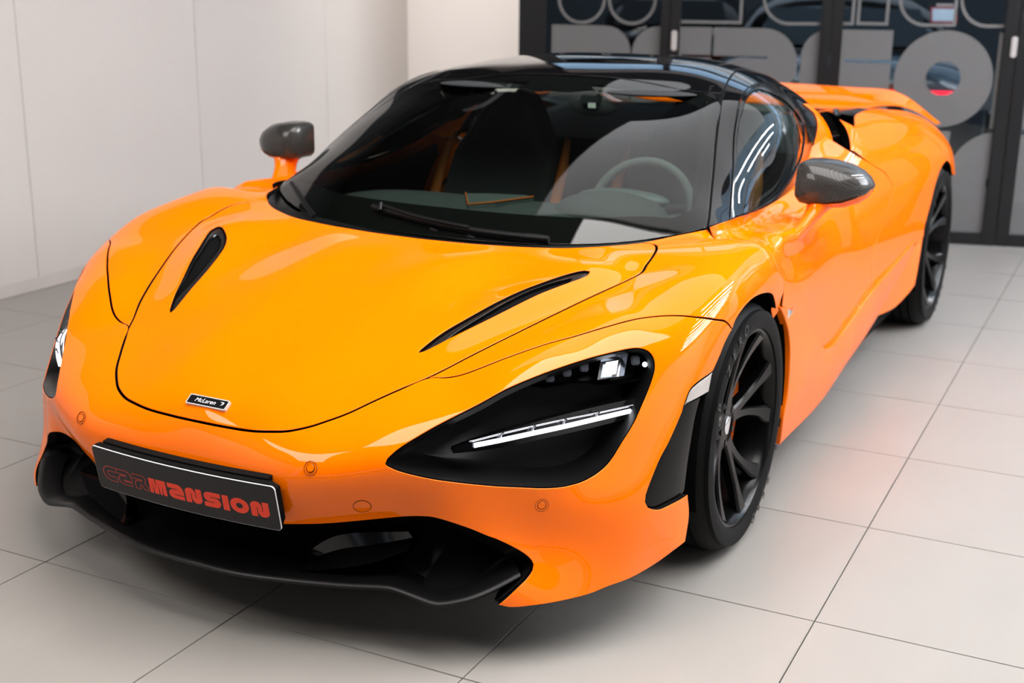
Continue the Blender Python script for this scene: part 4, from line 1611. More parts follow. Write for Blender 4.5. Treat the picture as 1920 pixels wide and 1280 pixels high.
def parked_car(tc, d0, sgn, mbody, label, w=1.9, L=4.4, light=None):
    """a closed car parked along the wall normal; its end towards the glass at depth d0"""
    g = empty('parked_car', tuple(wp(tc, 0, -d0))); P = lambda t, d, z: wp(tc + t, z, -(d0 + d)) - np.array(wp(tc, 0, -d0))
    def sec(d, hw, zb, zs, zt): return [P(-hw, d, zb), P(-hw * 1.02, d, (zb + zs) / 2), P(-hw, d, zs), P(-hw * .82, d, zt), P(0, d, zt + .02), P(hw * .82, d, zt), P(hw, d, zs), P(hw * 1.02, d, (zb + zs) / 2), P(hw, d, zb), P(0, d, zb)]
    h = w / 2
    shaped('body', [sec(0.0, h * .86, .45, .70, .84), sec(.06, h * .95, .28, .82, .98), sec(.4, h, .22, .88, 1.02), sec(1.2, h, .20, .86, .98), sec(2.8, h, .20, .84, .95), sec(3.7, h * .98, .2, .76, .88), sec(4.2, h * .9, .3, .62, .72)], mbody, g)
    def sg_(d, hw, z0, z1): return [P(-hw, d, z0), P(-hw * .86, d, z1), P(0, d, z1 + .03), P(hw * .86, d, z1), P(hw, d, z0), P(0, d, z0)]
    shaped('cabin', [sg_(.35, h * .86, .96, 1.02), sg_(.75, h * .84, .95, 1.34), sg_(1.5, h * .84, .93, 1.44), sg_(2.3, h * .84, .92, 1.36), sg_(2.95, h * .82, .90, .95)], M['gloss_black'], g)
    rw = [P(-h * .60, .40, 1.06), P(h * .60, .40, 1.06), P(h * .52, .66, 1.30), P(-h * .52, .66, 1.30)]
    mesh_obj('rear_window', [np.array(p) - WN * -.03 for p in rw], [(0, 1, 2, 3)], M['hall_blue'], g, smooth=False)
    for s in (-1, 1):
        for dd in (.85, 3.45):
            c = Vector(P(s * h * .93, dd, .33)); o = lathe_y('wheel', [(.0001, .1), (.20, .1), (.22, .11), (.32, .11), (.33, .09), (.33, -.1), (.0001, -.1)], M['rubber'], g); o.location = c; o.rotation_euler = (0, 0, math.radians(15.6) + math.pi / 2 * 0)
    if light:
        t0, t1, z0, z1 = light
        bar = [P(t0, -.012, z0), P(t1, -.012, z0), P(t1, -.012, z1), P(t0, -.012, z1), P(t0, .05, z0), P(t1, .05, z0), P(t1, .05, z1), P(t0, .05, z1)]
        o = mesh_obj('tail_light', bar, [(0, 1, 2, 3), (5, 4, 7, 6), (1, 5, 6, 2), (4, 0, 3, 7), (3, 2, 6, 7), (0, 4, 5, 1)], M['tail_red'], g, smooth=False); fix_normals(o)
    return tag(g, label, 'car')
def lathe_y(name, prof, m, parent, seg=28):
    V, Fc = [], []; n_ = len(prof)
    for i in range(seg):
        a = 2 * math.pi * i / seg
        for r, y in prof: V.append((r * math.cos(a) * WN[0] + y * WT[0], r * math.cos(a) * WN[1] + y * WT[1], r * math.sin(a)))
    for i in range(seg):
        j = (i + 1) % seg
        for k in range(n_ - 1): Fc.append((i * n_ + k, i * n_ + k + 1, j * n_ + k + 1, j * n_ + k))
    o = mesh_obj(name, V, Fc, m, parent); fix_normals(o); o.rotation_euler = (0, 0, 0); return o
M['hall_blue'] = mat('glass_blue', (0.010, 0.014, 0.018), rough=0.3, spec=0.2)
M['tail_red'] = mat('tail_red', (0.6, 0.01, 0.02), rough=0.3, emit=(1.0, 0.004, 0.03), es=1.1)
M['blue_body'] = mat('car_blue_grey', (0.05, 0.075, 0.10), rough=0.25, coat=1.0)
parked_car(-.85, 1.0, 1, M['blue_body'], 'blue grey parked car with a red light bar behind the glass doors', light=(.28, .90, .778, .80))
parked_car(-2.4, 5.2, 1, M['gloss_black'], 'black parked car far back in the hall behind the glass')
def sheet():
    g = empty('notice_sheet', tuple(wp(-.20, 1.215, -1.56)))
    P = lambda a, b, d: WT * a + np.array([0, 0, b]) - WN * (b * .9 + d)
    for nm, m, i, d0 in (('red_border', M['tail_dull'], .0, .0), ('white_face', M['white_print'], .010, -.002)):
        w, h = .085 - i, .10 - i
        V = [P(a, b, d) for d in (d0 - .002, d0) for a, b in ((-w, i), (w, i), (w, h), (-w, h))]
        o = mesh_obj(nm, V, [(0, 1, 2, 3), (7, 6, 5, 4), (0, 4, 5, 1), (1, 5, 6, 2), (2, 6, 7, 3), (3, 7, 4, 0)], m, g, smooth=False); fix_normals(o)
    tag(g, 'white sheet with red border leaning on the blue car rear window', 'sign')
M['tail_dull'] = mat('red_card', (0.6, 0.03, 0.04), rough=0.6)
sheet()
# ================================================================== the car
car = tag(empty('sports_car'), 'low orange mid-engined sports car with black roof parked on the tiles', 'car')
NOSE = Surf(Chart((0.0, 0, 0.1), (1, 0, 1)), G['nose_pts'])
def sym(P):
    """open polyline from the centre outwards -> closed symmetric outline helper: returns mirrored part reversed"""
    return [tuple(p) for p in P] + [(p[0], -p[1], p[2]) for p in reversed(P) if p[1] > 1e-6]
T = lambda L: [tuple(p) for p in L]
hood_edge = T(G['hood_edge']); rear_edge = T(G['rear_edge']); seam = T(G['seam']); dfront = T(G['door_front'])
light = T(G['light']); arch_f = T(G['arch_f']); avent = T(G['arch_vent']); low = T(G['low_edge'])
# hood: rear centre -> rear corner -> side -> nose centre, then mirrored
hood_half = [rear_edge[9]] + rear_edge[8:1:-1] + [(-0.045, 0.655, 0.7705), (0.0, 0.677, 0.7665), (0.06, 0.692, 0.759)] + hood_edge
hood_out = hood_half + [(p[0], -p[1], p[2]) for p in hood_half[-2:0:-1]]
vent_out = T(G['vent_in']) + T(G['vent_out'])
hood = panel('hood', NOSE, hood_out, M['paint'], car, holes=[vent_out, mirror_pts(vent_out)], gap=0.0032, step=0.014)
# front fenders
fender_out = [hood_half[9], (-0.045, 0.655, 0.7705), (0.0, 0.677, 0.7665), (0.06, 0.692, 0.759)]
fender_out = rear_edge[2:0:-1] + dfront + arch_f[:8] + seam[-2:0:-1] + hood_edge[6::-1] + [(0.06, 0.692, 0.759), (0.0, 0.677, 0.7665), (-0.045, 0.655, 0.7705)]
fl = panel('front_fender', NOSE, fender_out, M['paint'], car, gap=0.0018)
fr = mirror_obj(fl, car)
# bumper with the two lamp sockets
bump_half = [hood_edge[16]] + hood_edge[15:5:-1] + seam[1:-1] + arch_f[7:] + avent[0:13] + low[-2:-4:-1] + low[-4:-13:-1] + low[14::-1][0:15] + [(1.004, 0.2, 0.286), (1.014, 0.1, 0.283), (1.017, 0.0, 0.282)]
bump_out = bump_half + [(p[0], -p[1], p[2]) for p in bump_half[-2:0:-1]]
bumper = panel('front_bumper', NOSE, bump_out, M['paint'], car, holes=[light, mirror_pts(light)], gap=0.0022, flange=0.02)
# ------------------------------------------------------------------ canopy, doors, flanks
CAN = Surf(Chart((-.95, 0, .55), (.1, 0, 1)), G['canopy_pts'], lam=1.2e-3)
DOOR = Surf(Chart((-1.3, 0.1, .3), (0, .85, .55)), G['door_pts'], lam=5e-6, mirror=False)
BLADE = Surf(Chart((-1.3, -.6, .35), (0, 1, 0)), G['blade_pts'], lam=1e-5, mirror=False)
wsE = T(G['ws_edge']); rseam = T(G['roof_seam']); header = T(G['header']); win_out = T(G['win_out']); win_in = T(G['win_in'])
base = [(-.012, 0, .732), (-.014, .2, .735), (-.036, .4, .745), (-.09, .55, .757), (-.18, .665, .773)]
# windscreen: clear pane with a printed black border
ws_half = base + wsE + header[1:]
ws_full = ws_half[1:] + [(p[0], -p[1], p[2]) for p in ws_half[-2:0:-1]] + [ws_half[0]]
fr_half = [(-.155, 0, .80), (-.16, .2, .80), (-.185, .4, .803), (-.235, .53, .812)] + T(G['frit_low'])[2::-1] + T(G['frit'])[1:] + [(-.80, .15, 1.108), (-.77, .06, 1.098), (-.77, 0, 1.098)]
fr_full = fr_half[1:] + [(p[0], -p[1], p[2]) for p in fr_half[-2:0:-1]] + [fr_half[0]]
windshield = panel('windshield', CAN, ws_full, M['windshield'], car, gap=0.004, flange=0.004, step=0.03)
panel('black_border', CAN, ws_full, M['matte_black'], windshield, holes=[fr_full], gap=0.006, flange=0.0, lift=-0.006, step=0.03)
# roof
roof_half = header[::-1] + rseam[1:] + [(-1.35, .478, 1.15), (-1.6, .46, 1.12), (-1.9, .44, 1.055), (-2.0, .3, 1.08), (-2.02, 0, 1.087)]
roof_full = roof_half + [(p[0], -p[1], p[2]) for p in roof_half[-2:0:-1]]
panel('roof', CAN, roof_full, M['roof_black'], car, gap=0.002, step=0.03)
# door upper frame: screen pillar and roof rail in one black piece, round the side window
frame_out = wsE + rseam[1:] + [(-1.35, .478, 1.15), (-1.5, .50, 1.115), (-1.56, .60, 1.05), (-1.55, .67, 1.0), (-1.5, .705, .96), (-1.43, .73, .92)] + [p for p in win_out[15:]] + [win_out[0], (-.30, .745, .79)]
fL = panel('door_frame', CAN, frame_out, M['roof_black'], car, holes=[win_out], gap=0.002, step=0.022); mirror_obj(fL, car)
tL = panel('window_trim', CAN, win_out, M['gloss_black'], car, holes=[win_in], gap=0.0012, step=0.02, lift=0.002); mirror_obj(tL, car)
gL = panel('side_window', CAN, win_in, M['side_glass'], car, gap=0.0005, step=0.03, flange=0.003, lift=-0.002); mirror_obj(gL, car)
# door skin
cut = T(G['door_cut']); belt = T(G['belt_out']); vee = T(G['vee']); fin = T(G['fin']); sbot = T(G['sill_bot']); arch_r = T(G['arch_r'])
low_door = [(p[0], p[1], p[2] - 0.035) for p in vee[8::-1]]
door_out = dfront + [(-.245, .956, .60)] + low_door[::-1] + cut + [(-1.5, .80, .86), (-1.43, .74, .92)] + belt[6::-1] + [(-.29, .742, .792)]
dL = panel('door', DOOR, door_out, M['paint'], car, gap=0.0018, step=0.016); mirror_obj(dL, car)
# rear fender
iedge = T(G['intake_edge']); htop = T(G['haunch_top'])
rf_out = cut + iedge[1:] + htop + [(-3.32, .84, .73), (-3.36, .89, .62), (-3.2, .94, .60)] + arch_r[::-1] + [(-2.31, .963, .45), (-2.1, .95, .43)] + [(p[0], p[1], p[2] - 0.03) for p in vee[11:8:-1]]
rL = panel('rear_fender', DOOR, rf_out, M['paint'], car, gap=0.0018, step=0.016); mirror_obj(rL, car)
# sill blade behind the front wheel, running back to the rear wheel
bl_out = fin[1:] + sbot[1:] + vee[::-1] + [fin[0]]
bL = panel('sill_blade', BLADE, bl_out, M['paint'], car, gap=0.0012, step=0.014, flange=0.016, rnd=0.004, dark=False); mirror_obj(bL, car)
rlow = T(G['rear_low'])
RL = Surf(Chart((-1.9, -.6, .35), (0, 1, 0)), [(*p,) for p in rlow] + [(-2.1, .945, .33)], lam=1e-5, mirror=False)
qL = panel('rear_quarter', RL, rlow, M['paint'], car, gap=0.001, step=0.02); mirror_obj(qL, car)

# ------------------------------------------------------------------ wheels
def lathe(name, prof, m, parent, seg=72, y0=0.0, closed=True, sharp=35):
    V, Fc = [], []; n = len(prof)
    for i in range(seg):
        a = 2 * math.pi * i / seg
        for r, y in prof: V.append((r * math.cos(a), y0 + y, r * math.sin(a)))
    for i in range(seg):
        j = (i + 1) % seg
        for k in range(n if closed else n - 1):
            k2 = (k + 1) % n; Fc.append((i * n + k, i * n + k2, j * n + k2, j * n + k))
    o = mesh_obj(name, V, Fc, m, parent); fix_normals(o); o.data.set_sharp_from_angle(angle=math.radians(sharp)); return o
def text_mesh(s, size, extrude=0.0, shear=0.0, bevel=0.0):
    cu = bpy.data.curves.new('txt', 'FONT'); cu.body = s; cu.size = size; cu.extrude = extrude; cu.shear = shear; cu.align_x = 'CENTER'; cu.align_y = 'CENTER'
    o = bpy.data.objects.new('txt', cu); COL.objects.link(o); bpy.context.view_layer.update()
    dg = bpy.context.evaluated_depsgraph_get(); me = bpy.data.meshes.new_from_object(o.evaluated_get(dg)); bpy.data.objects.remove(o); return me
def make_wheel(R, w, rr, outer, rot, caliper_ang):
    """wheel whose outer side faces +y; y = 0 is the rim lip plane"""
    g = empty('wheel')
    s = R - rr
    prof = [(rr + .002, -.004), (rr + .004, .004), (rr + s * .22, .008), (rr + s * .45, .010), (rr + s * .72, .006), (R - .018, -.006), (R - .006, -.018), (R - .001, -.034), (R, -w * .5), (R - .001, -w + .034), (R - .010, -w + .01), (rr + s * .5, -w - .004), (rr, -w + .012)]
    ty = lathe('tyre', prof, M['rubber'], g, 96)
    for k, yy in enumerate((-.05, -.085, -.12, -.155)):
        if -yy < w - .04: lathe('tread_groove', [(R + .0006, yy - .005), (R + .0006, yy + .005), (R - .002, yy)], M['void_black'], ty, 72)
    lathe('rim_barrel', [(rr + .003, 0.0), (rr + .004, -.006), (rr - .006, -.012), (rr - .012, -.03), (rr - .016, -w + .03), (rr - .002, -w + .01), (rr - .006, -w + .008), (rr - .022, -w + .03), (rr - .018, -.03), (rr - .010, -.006), (rr - .004, .001)], M['wheel_black'], g, 96)
    rim = empty('rim', (0, 0, 0), g)
    def spoke(k):
        th = rot + 2 * math.pi * k / 5; V, Fc = [], []
        def ring(r, a, half, y, dep):
            c = np.array([math.cos(th + a), 0, math.sin(th + a)]); t = np.array([-math.sin(th + a), 0, math.cos(th + a)])
            p = c * r
            return [p - t * half + [0, y - .006, 0], p - t * half * .72 + [0, y, 0], p + t * half * .72 + [0, y, 0], p + t * half + [0, y - .006, 0], p + t * half * .8 + [0, y - dep, 0], p - t * half * .8 + [0, y - dep, 0]]
        for sg in (-1, 1):
            b = len(V); rs = []
            for f in np.linspace(0, 1, 9):
                r = .045 + (rr - .012 - .045) * f; a = sg * math.radians(3.5 + 13.5 * f ** 1.15) if f > 0 else sg * math.radians(6)
                half = .019 - .0065 * math.sin(math.pi * min(1, f * 1.1)) + (.007 * max(0, f - .75) / .25)
                y = -.052 + .046 * f ** 1.6
                rs += ring(r, a, half, y, .035 - .012 * f)
            V += rs
            for i in range(8):
                for q in range(6):
                    q2 = (q + 1) % 6; Fc.append((b + i * 6 + q, b + (i + 1) * 6 + q, b + (i + 1) * 6 + q2, b + i * 6 + q2))
            Fc.append(tuple(b + q for q in range(6))); Fc.append(tuple(b + 48 + q for q in reversed(range(6))))
        o = mesh_obj('spoke', V, Fc, M['wheel_black'], rim); fix_normals(o); o.data.set_sharp_from_angle(angle=math.radians(30))
    for k in range(5): spoke(k)
    lathe('hub', [(0.0001, -.05), (.05, -.05), (.066, -.056), (.068, -.09), (.0001, -.09)], M['wheel_black'], rim, 40)
    lathe('centre_cap', [(0.0001, -.044), (.022, -.045), (.026, -.048), (.027, -.054), (.0001, -.054)], M['chrome'], g, 32)
    for k in range(5):
        a = rot + 2 * math.pi * (k + .5) / 5
        bo = lathe('wheel_bolt', [(0.0001, 0), (.008, 0), (.009, -.01), (.0001, -.01)], M['wheel_black'], rim, 12, y0=-.048); bo.location = (.047 * math.cos(a), 0, .047 * math.sin(a))
    lathe('brake_disc', [(.06, -.115), (rr - .055, -.115), (rr - .055, -.147), (.06, -.147)], M['disc'], g, 72)
    # caliper hugging the disc
    V, Fc = [], []; n = 12
    for i in range(n + 1):
        a = caliper_ang + math.radians(-27 + 54 * i / n)
        for r, y in ((rr - .115, -.098), (rr - .034, -.094), (rr - .028, -.12), (rr - .028, -.16), (rr - .115, -.16)): V.append((r * math.cos(a), y, r * math.sin(a)))
    for i in range(n):
        for q in range(5): q2 = (q + 1) % 5; Fc.append((i * 5 + q, i * 5 + q2, (i + 1) * 5 + q2, (i + 1) * 5 + q))
    Fc += [tuple(range(5)), tuple(reversed(range(n * 5, n * 5 + 5)))]
    o = mesh_obj('brake_caliper', V, Fc, M['brake'], g); fix_normals(o); o.data.set_sharp_from_angle(angle=math.radians(30))
    # lettering moulded on the sidewall
    def arc_text(txt, ang0, step, size):
        for k, ch in enumerate(txt):
            if ch == ' ': continue
            me = text_mesh(ch, size, 0.0006); me.materials.append(M['sidewall']); a = ang0 + k * step
            q = bpy.data.objects.new('sidewall_letter', me); r_ = rr + s * .50
            X = Vector((math.sin(a), 0, -math.cos(a))); Yv = Vector((math.cos(a), 0, math.sin(a))); Z = Vector((0, 1, 0))
            X = Yv.cross(Z)
            q.matrix_local = Matrix(((X.x, Yv.x, Z.x, r_ * math.cos(a)), (X.y, Yv.y, Z.y, .0105), (X.z, Yv.z, Z.z, r_ * math.sin(a)), (0, 0, 0, 1)))
            link(q, ty)
    arc_text('P ZERO', math.radians(27), math.radians(9.3), .040)
    arc_text('P ZERO', math.radians(207), math.radians(9.3), .040)
    return g
M['sidewall'] = mat('sidewall_letter', (0.03, 0.03, 0.03), rough=0.45)
for nm, R, w, rr, xx, yy, rot in (('front', .327, .245, .2575, 0.0, .950, math.radians(100)), ('rear', .3455, .305, .272, -2.67, .962, math.radians(75))):
    # outer face towards +y for the left wheel, turned about z for the right one
    wL = make_wheel(R, w, rr, yy, rot, math.radians(185 if nm == 'front' else 20)); wL.parent = car; wL.location = (xx, yy, R)
    wR = copy_tree(wL, car); wR.location = (xx, -yy, R); wR.rotation_euler = (0, 0, math.pi)
# ------------------------------------------------------------------ front end details
def ring_on(S, pts, lift=0.0, step=None):
    P = resample(pts, step, True) if step else np.array(pts, float)
    uv, _ = S.ch.to(P); return S.at(uv) + S.frame(uv)[2] * lift
def shrink(P, f): c = P.mean(0); return c + (P - c) * f
def both(o): mirror_obj(o, car); return o
# dark sheet standing in for the shade behind every panel gap
shell_half = [rear_edge[9]] + rear_edge[8::-1] + dfront[1:] + arch_f + [avent[16], avent[15], avent[14], avent[13]] + low[-2:-4:-1] + low[-4:-13:-1] + low[14::-1] + [(1.004, .2, .286), (1.014, .1, .283), (1.017, 0, .282)]
panel('gap_shade_sheet', NOSE, shell_half + [(p[0], -p[1], p[2]) for p in shell_half[-2:0:-1]], M['void_black'], car, holes=[light, mirror_pts(light)], gap=0.004, flange=0.0, lift=-0.014, step=0.04)
# headlamps: open black sockets
def headlamp():
    r0 = ring_on(NOSE, light, -0.003, 0.012); N0 = NOSE.normal(r0)
    bx = np.array([-.75, -.45, -.12])
    r1 = shrink(r0, .985) - N0 * .014; r2 = shrink(r0, .95) + bx * .05; r3 = shrink(r0, .86) + bx * .12
    hl = loft_loops('headlight', [r0, r1, r2, r3], M['satin_black'], car, cap=True, sharp=60)
    fix_normals(hl)
    for p in (hl,): p.data.flip_normals()
    def ribbon(name, A, B, th, m, back=(-.8, -.45, -.1)):
        A = resample(A, .01); B = resample(B, .01); n = min(len(A), len(B)); A = A[np.linspace(0, len(A) - 1, n).astype(int)]; B = B[np.linspace(0, len(B) - 1, n).astype(int)]
        k = np.array(back) * th
        o = loft_loops(name, [A, B, B + k, A + k, A], m, hl, closed=False, sharp=30); fix_normals(o); return o
    D0 = np.array(G['drl']); w = np.array([0, 0, .0040])
    ribbon('daytime_light', D0 + w, D0 - w, .012, M['led'])
    Rr = np.array(G['drl_rail']); tube_obj('light_guide', resample(Rr, .02), .0022, M['lamp_silver'], hl, 8)
    ribbon('lamp_blade', G['drl_blade'], G['drl_low'], .03, M['gloss_black'])
    for p in G['clips']:
        p = np.array(p); tube_obj('light_clip', [p + [0, .004, .006], p, p - [0, .004, .007]], [.0035, .002, .0035], M['lamp_silver'], hl, 6)
    tr = ring_on(NOSE, G['lamp_tray'], 0.0); tr = np.array(G['lamp_tray'])
    tray = loft_loops('lamp_housing', [tr, shrink(tr, .93) + np.array([-.04, -.02, -.005])], M['satin_black'], hl, cap=True); fix_normals(tray)
    q = np.array(G['lamp_bright']); n_ = np.cross(q[1] - q[0], q[3] - q[0]); n_ /= np.linalg.norm(n_)
    if n_ @ np.array([1, .5, .3]) < 0: n_ = -n_
    o = loft_loops('reflector', [q, shrink(q, .8) - n_ * .02], M['lamp_silver'], hl, cap=True); fix_normals(o)
    c = q.mean(0); e1 = (q[1] - q[0]) * .42; e2 = (q[3] - q[0]) * .36
    mesh_obj('led_chip', [c - n_ * .012 + a * e1 * .55 + b * e2 * .8 for a, b in ((-1, -1), (1, -1), (1, 1), (-1, 1))], [(0, 1, 2, 3)], M['led2'], hl, smooth=False)
    for p in G['lamp_cubes']:
        p = np.array(p); s = .011
        bm = bmesh.new(); add_box(bm, (-s, -s * .9, -s), (s, s * .9, s), .003)
        o = bm_obj('projector_lens', bm, M['lens_dark'], hl, angle=40); o.location = tuple(p); o.rotation_euler = (0, -.35, .6)
    p = np.array(G['lamp_small'][0]); bm = bmesh.new(); bmesh.ops.create_uvsphere(bm, u_segments=12, v_segments=8, radius=.006); o = bm_obj('marker_led', bm, M['led2'], hl, smooth=True); o.location = tuple(p)
    return hl
M['led2'] = mat('led_lens', (0.8, 0.85, 0.9), rough=0.1, emit=(0.85, 0.93, 1.0), es=1.1)
M['lens_dark'] = mat('lens_dark', (0.10, 0.11, 0.13), rough=0.06, coat=1.0)
both(headlamp())
M['duct_black'] = mat('duct_black', (0.002, 0.002, 0.002), rough=0.15, spec=0.12)
# black duct panel and side marker ahead of the front wheel
av = panel('arch_duct', NOSE, [avent[2]] + avent[3:17], M['duct_black'], car, gap=0.001, lift=-0.012, flange=0.02); both(av)
M['marker'] = mat('marker_lens', (0.42, 0.38, 0.36), rough=0.12, coat=1.0)
mk = panel('side_marker', NOSE, [avent[17], avent[0], avent[1], avent[2]], M['marker'], car, gap=0.003, lift=-0.001, flange=0.015, step=0.012); both(mk)
# hood vents: carbon tray with a dark mouth
vt = panel('hood_vent', NOSE, vent_out, M['carbon'], car, gap=0.0008, lift=-0.006, step=0.012, flange=0.01,
           holes=[[tuple(p) for p in (np.array(vent_out).mean(0) + (np.array(vent_out) - np.array(vent_out).mean(0)) * [.80, .72, .80])]])
vr = ring_on(NOSE, [tuple(p) for p in (np.array(vent_out).mean(0) + (np.array(vent_out) - np.array(vent_out).mean(0)) * [.80, .72, .80])], -0.006, .012)
bw = loft_loops('vent_mouth', [vr, shrink(vr, .93) + [-.004, 0, -.02], shrink(vr, .8) + [-.01, 0, -.045]], M['gloss_black'], vt, cap=True); fix_normals(bw)
both(vt)
# parking sensors, towing eye cover
def stud(name, p, r, mring):
    n = Vector(NOSE.normal([p])[0]); q = n.to_track_quat('Y', 'Z')
    o = lathe(name, [(0.0001, .0012), (r * .92, .0012), (r, .0004), (r, -.002), (0.0001, -.002)], M['paint'], car, 28)
    o.rotation_mode = 'QUATERNION'; o.rotation_quaternion = q; o.location = tuple(NOSE.on([p])[0])
    lathe('gap_ring', [(r + .0012, .0004), (r, .0004), (r, -.001), (r + .0012, -.001)], M['void_black'], o, 28)
    return o
def sensor(p):
    o = stud('parking_sensor', p, .0085, None)
    lathe('recess_ring', [(.0150, .00045), (.0142, .00045), (.0142, -.001), (.0150, -.001)], M['seam_dark'], o, 28); return o
M['seam_dark'] = mat('seam_dark', (0.20, 0.035, 0.002), rough=0.6)
for p in G['sens']:
    sensor(p); sensor((p[0], -p[1], p[2]))
stud('tow_cover', G['tow'][0], .0185, None)

# splitter and intake
lowc = resample([(1.017, 0, .284), (1.014, .1, .285), (1.004, .2, .288)] + low[0:16], .01)
splc = resample(G['spl'], .01)
n = 90
def renum(P, n):
    d = np.r_[0, np.cumsum(np.linalg.norm(np.diff(P, axis=0), axis=1))]; t = np.linspace(0, d[-1], n)
    return np.stack([np.interp(t, d, P[:, k]) for k in range(3)], 1)
A = renum(lowc, n); B = renum(splc, n)
f = np.linspace(0, 1, n)[:, None]; inw = np.hstack([-np.ones((n, 1)), -0.9 * f ** 2, np.zeros((n, 1))])
dep = (1 - f ** 3)
rows = [A + inw * .006 + [0, 0, .004], A + inw * (.02 + .09 * dep), A * .62 + B * .38 + inw * (.03 + .15 * dep), B + inw * (.02 + .11 * dep) + [0, 0, .006], B + inw * .012 + [0, 0, .004]]
def sym_rows(rows): return [np.vstack([r[::-1] * [1, -1, 1], r[1:]]) for r in rows]
inta = loft_loops('front_intake', sym_rows(rows), M['satin_black'], car, closed=False, sharp=50); fix_normals(inta)
lip = [B + inw * .05 + [0, 0, .009], B + inw * .012 + [0, 0, .007], B + inw * .002 + [0, 0, .004], B, B + inw * .004 - [0, 0, .006], B + inw * .05 - [0, 0, .012], B + inw * .3 - [0, 0, .02]]
spl = loft_loops('front_splitter', sym_rows(lip), M['satin_black'], car, closed=False, sharp=50); fix_normals(spl)
vl = resample(G['vane_low'], .01); vu = resample(G['vane_up'], .01); nn = 24; vl = renum(vl, nn); vu = renum(vu, nn)
va = loft_loops('intake_vane', [vl, vl * .5 + vu * .5 + [-.02, 0, 0], vu, vu + [-.03, .01, .004], vl * .5 + vu * .5 + [-.05, 0, 0], vl + [-.04, 0, -.002], vl], M['gloss_black'], car, closed=False, sharp=40); fix_normals(va); both(va)

# number plate: bent sheet in a black holder
PLX, PLZ, PLT = 1.0565, .3514, -.1856
def plate_pt(y, h, d=0.0):
    x = PLX + .016 * (1 - (y / .26) ** 2)
    n = np.array([math.cos(PLT), 0, math.sin(PLT)])      # face normal leans with the sheet
    up = np.array([-math.sin(PLT), 0, math.cos(PLT)])
    return np.array([x, y, PLZ]) + up * h + n * d
def rrect(w, h, r, k=5):
    P = []
    for cx, cy, a0 in ((w - r, h - r, 0), (-w + r, h - r, 90), (-w + r, -h + r, 180), (w - r, -h + r, 270)):
        for i in range(k + 1): a = math.radians(a0 + 90 * i / k); P.append((cx + r * math.cos(a), cy + r * math.sin(a)))
    return P
def dense(P, step=.02):
    out = []
    for i in range(len(P)):
        a = np.array(P[i]); b = np.array(P[(i + 1) % len(P)]); k = max(1, int(np.linalg.norm(b - a) / step))
        out += [tuple(a + (b - a) * j / k) for j in range(k)]
    return out
def bent_sheet(name, P2, d0, d1, m, parent):
    P2 = dense(P2); xs = [p[0] for p in P2]; lo, hi = min(xs), max(xs)
    pts = [Vector(p) for p in P2]; nP = len(pts); E = [(i, (i + 1) % nP) for i in range(nP)]
    poly = np.array(P2); g = [(x, y) for x in np.arange(lo + .02, hi, .02) for y in (-.03, 0, .03)]
    g = [q for q in g if inside(poly, np.array([q]))[0] and seg_dist(poly, np.array([q]))[0] > .008]
    v, e, fc, *_ = delaunay_2d_cdt(pts + [Vector(q) for q in g], E, [], 1, 1e-7)
    V = [plate_pt(p[0], p[1], d1) for p in v]; nv = len(V); V += [plate_pt(p[0], p[1], d0) for p in v]
    Fc = [tuple(t) for t in fc] + [tuple(nv + i for i in reversed(t)) for t in fc]
    # rim
    idx = {}
    for i, p in enumerate(v): idx[(round(p[0], 6), round(p[1], 6))] = i
    for i in range(nP):
        a = idx[(round(P2[i][0], 6), round(P2[i][1], 6))]; b = idx[(round(P2[(i + 1) % nP][0], 6), round(P2[(i + 1) % nP][1], 6))]
        Fc.append((a, a + nv, b + nv, b))
    o = mesh_obj(name, V, Fc, m, parent, smooth=False); fix_normals(o); return o
plate = bent_sheet('number_plate', rrect(.26, .055, .010), -.003, 0.0, M['white_print'], car)
bent_sheet('plate_face', rrect(.2592, .0542, .0095), .0, .0004, M['plate'], plate)
bent_sheet('plate_holder', [(.245, .058), (.262, .05), (.262, -.03), (.25, -.056), (-.25, -.056), (-.262, -.03), (-.262, .05), (-.245, .058)], -.016, -.0035, M['matte_black'], car)
bent_sheet('plate_bracket', [(.235, .062), (.24, -.05), (-.24, -.05), (-.235, .062)], -.034, -.0165, M['matte_black'], car)

# the plate's lettering, drawn as strokes
def stroke(path, w, closed=False):
    """outline polygon of a thick polyline with flat ends"""
    P = np.array(path, float); n = len(P); L, Rr = [], []
    for i in range(n):
        a = P[i] - P[i - 1] if i > 0 else P[1] - P[0]; b = P[i + 1] - P[i] if i < n - 1 else P[-1] - P[-2]
        a = a / np.linalg.norm(a); b = b / np.linalg.norm(b); t = a + b; t /= np.linalg.norm(t); nrm = np.array([-t[1], t[0]]); k = w / 2 / max(.5, nrm @ np.array([-a[1], a[0]]))
        L.append(P[i] + nrm * k); Rr.append(P[i] - nrm * k)
    return [tuple(p) for p in L + Rr[::-1]]
def arcp(cx, cy, r, a0, a1, k=8, ry=None): return [(cx + r * math.cos(math.radians(a0 + (a1 - a0) * i / k)), cy + (ry or r) * math.sin(math.radians(a0 + (a1 - a0) * i / k))) for i in range(k + 1)]
def g_C(): return [[(1, 1), (.5, 1)] + arcp(.5, .5, .5, 90, 270, 14) + [(1, 0), (1, .34), (.5, .34)] + arcp(.5, .5, .16, 270, 90, 8) + [(.5, .66), (1, .66)]], 1.0
def g_A(): return [[(0, 1), (.6, 1)] + arcp(.6, .62, .38, 85, 5, 7) + [(1, .60), (1, .30), (.40, .31), (.40, .26), (1, .25), (1, 0), (.38, 0)] + arcp(.36, .315, .31, 265, 100, 9) + [(.62, .63), (.62, .68), (0, .68)]], 1.04
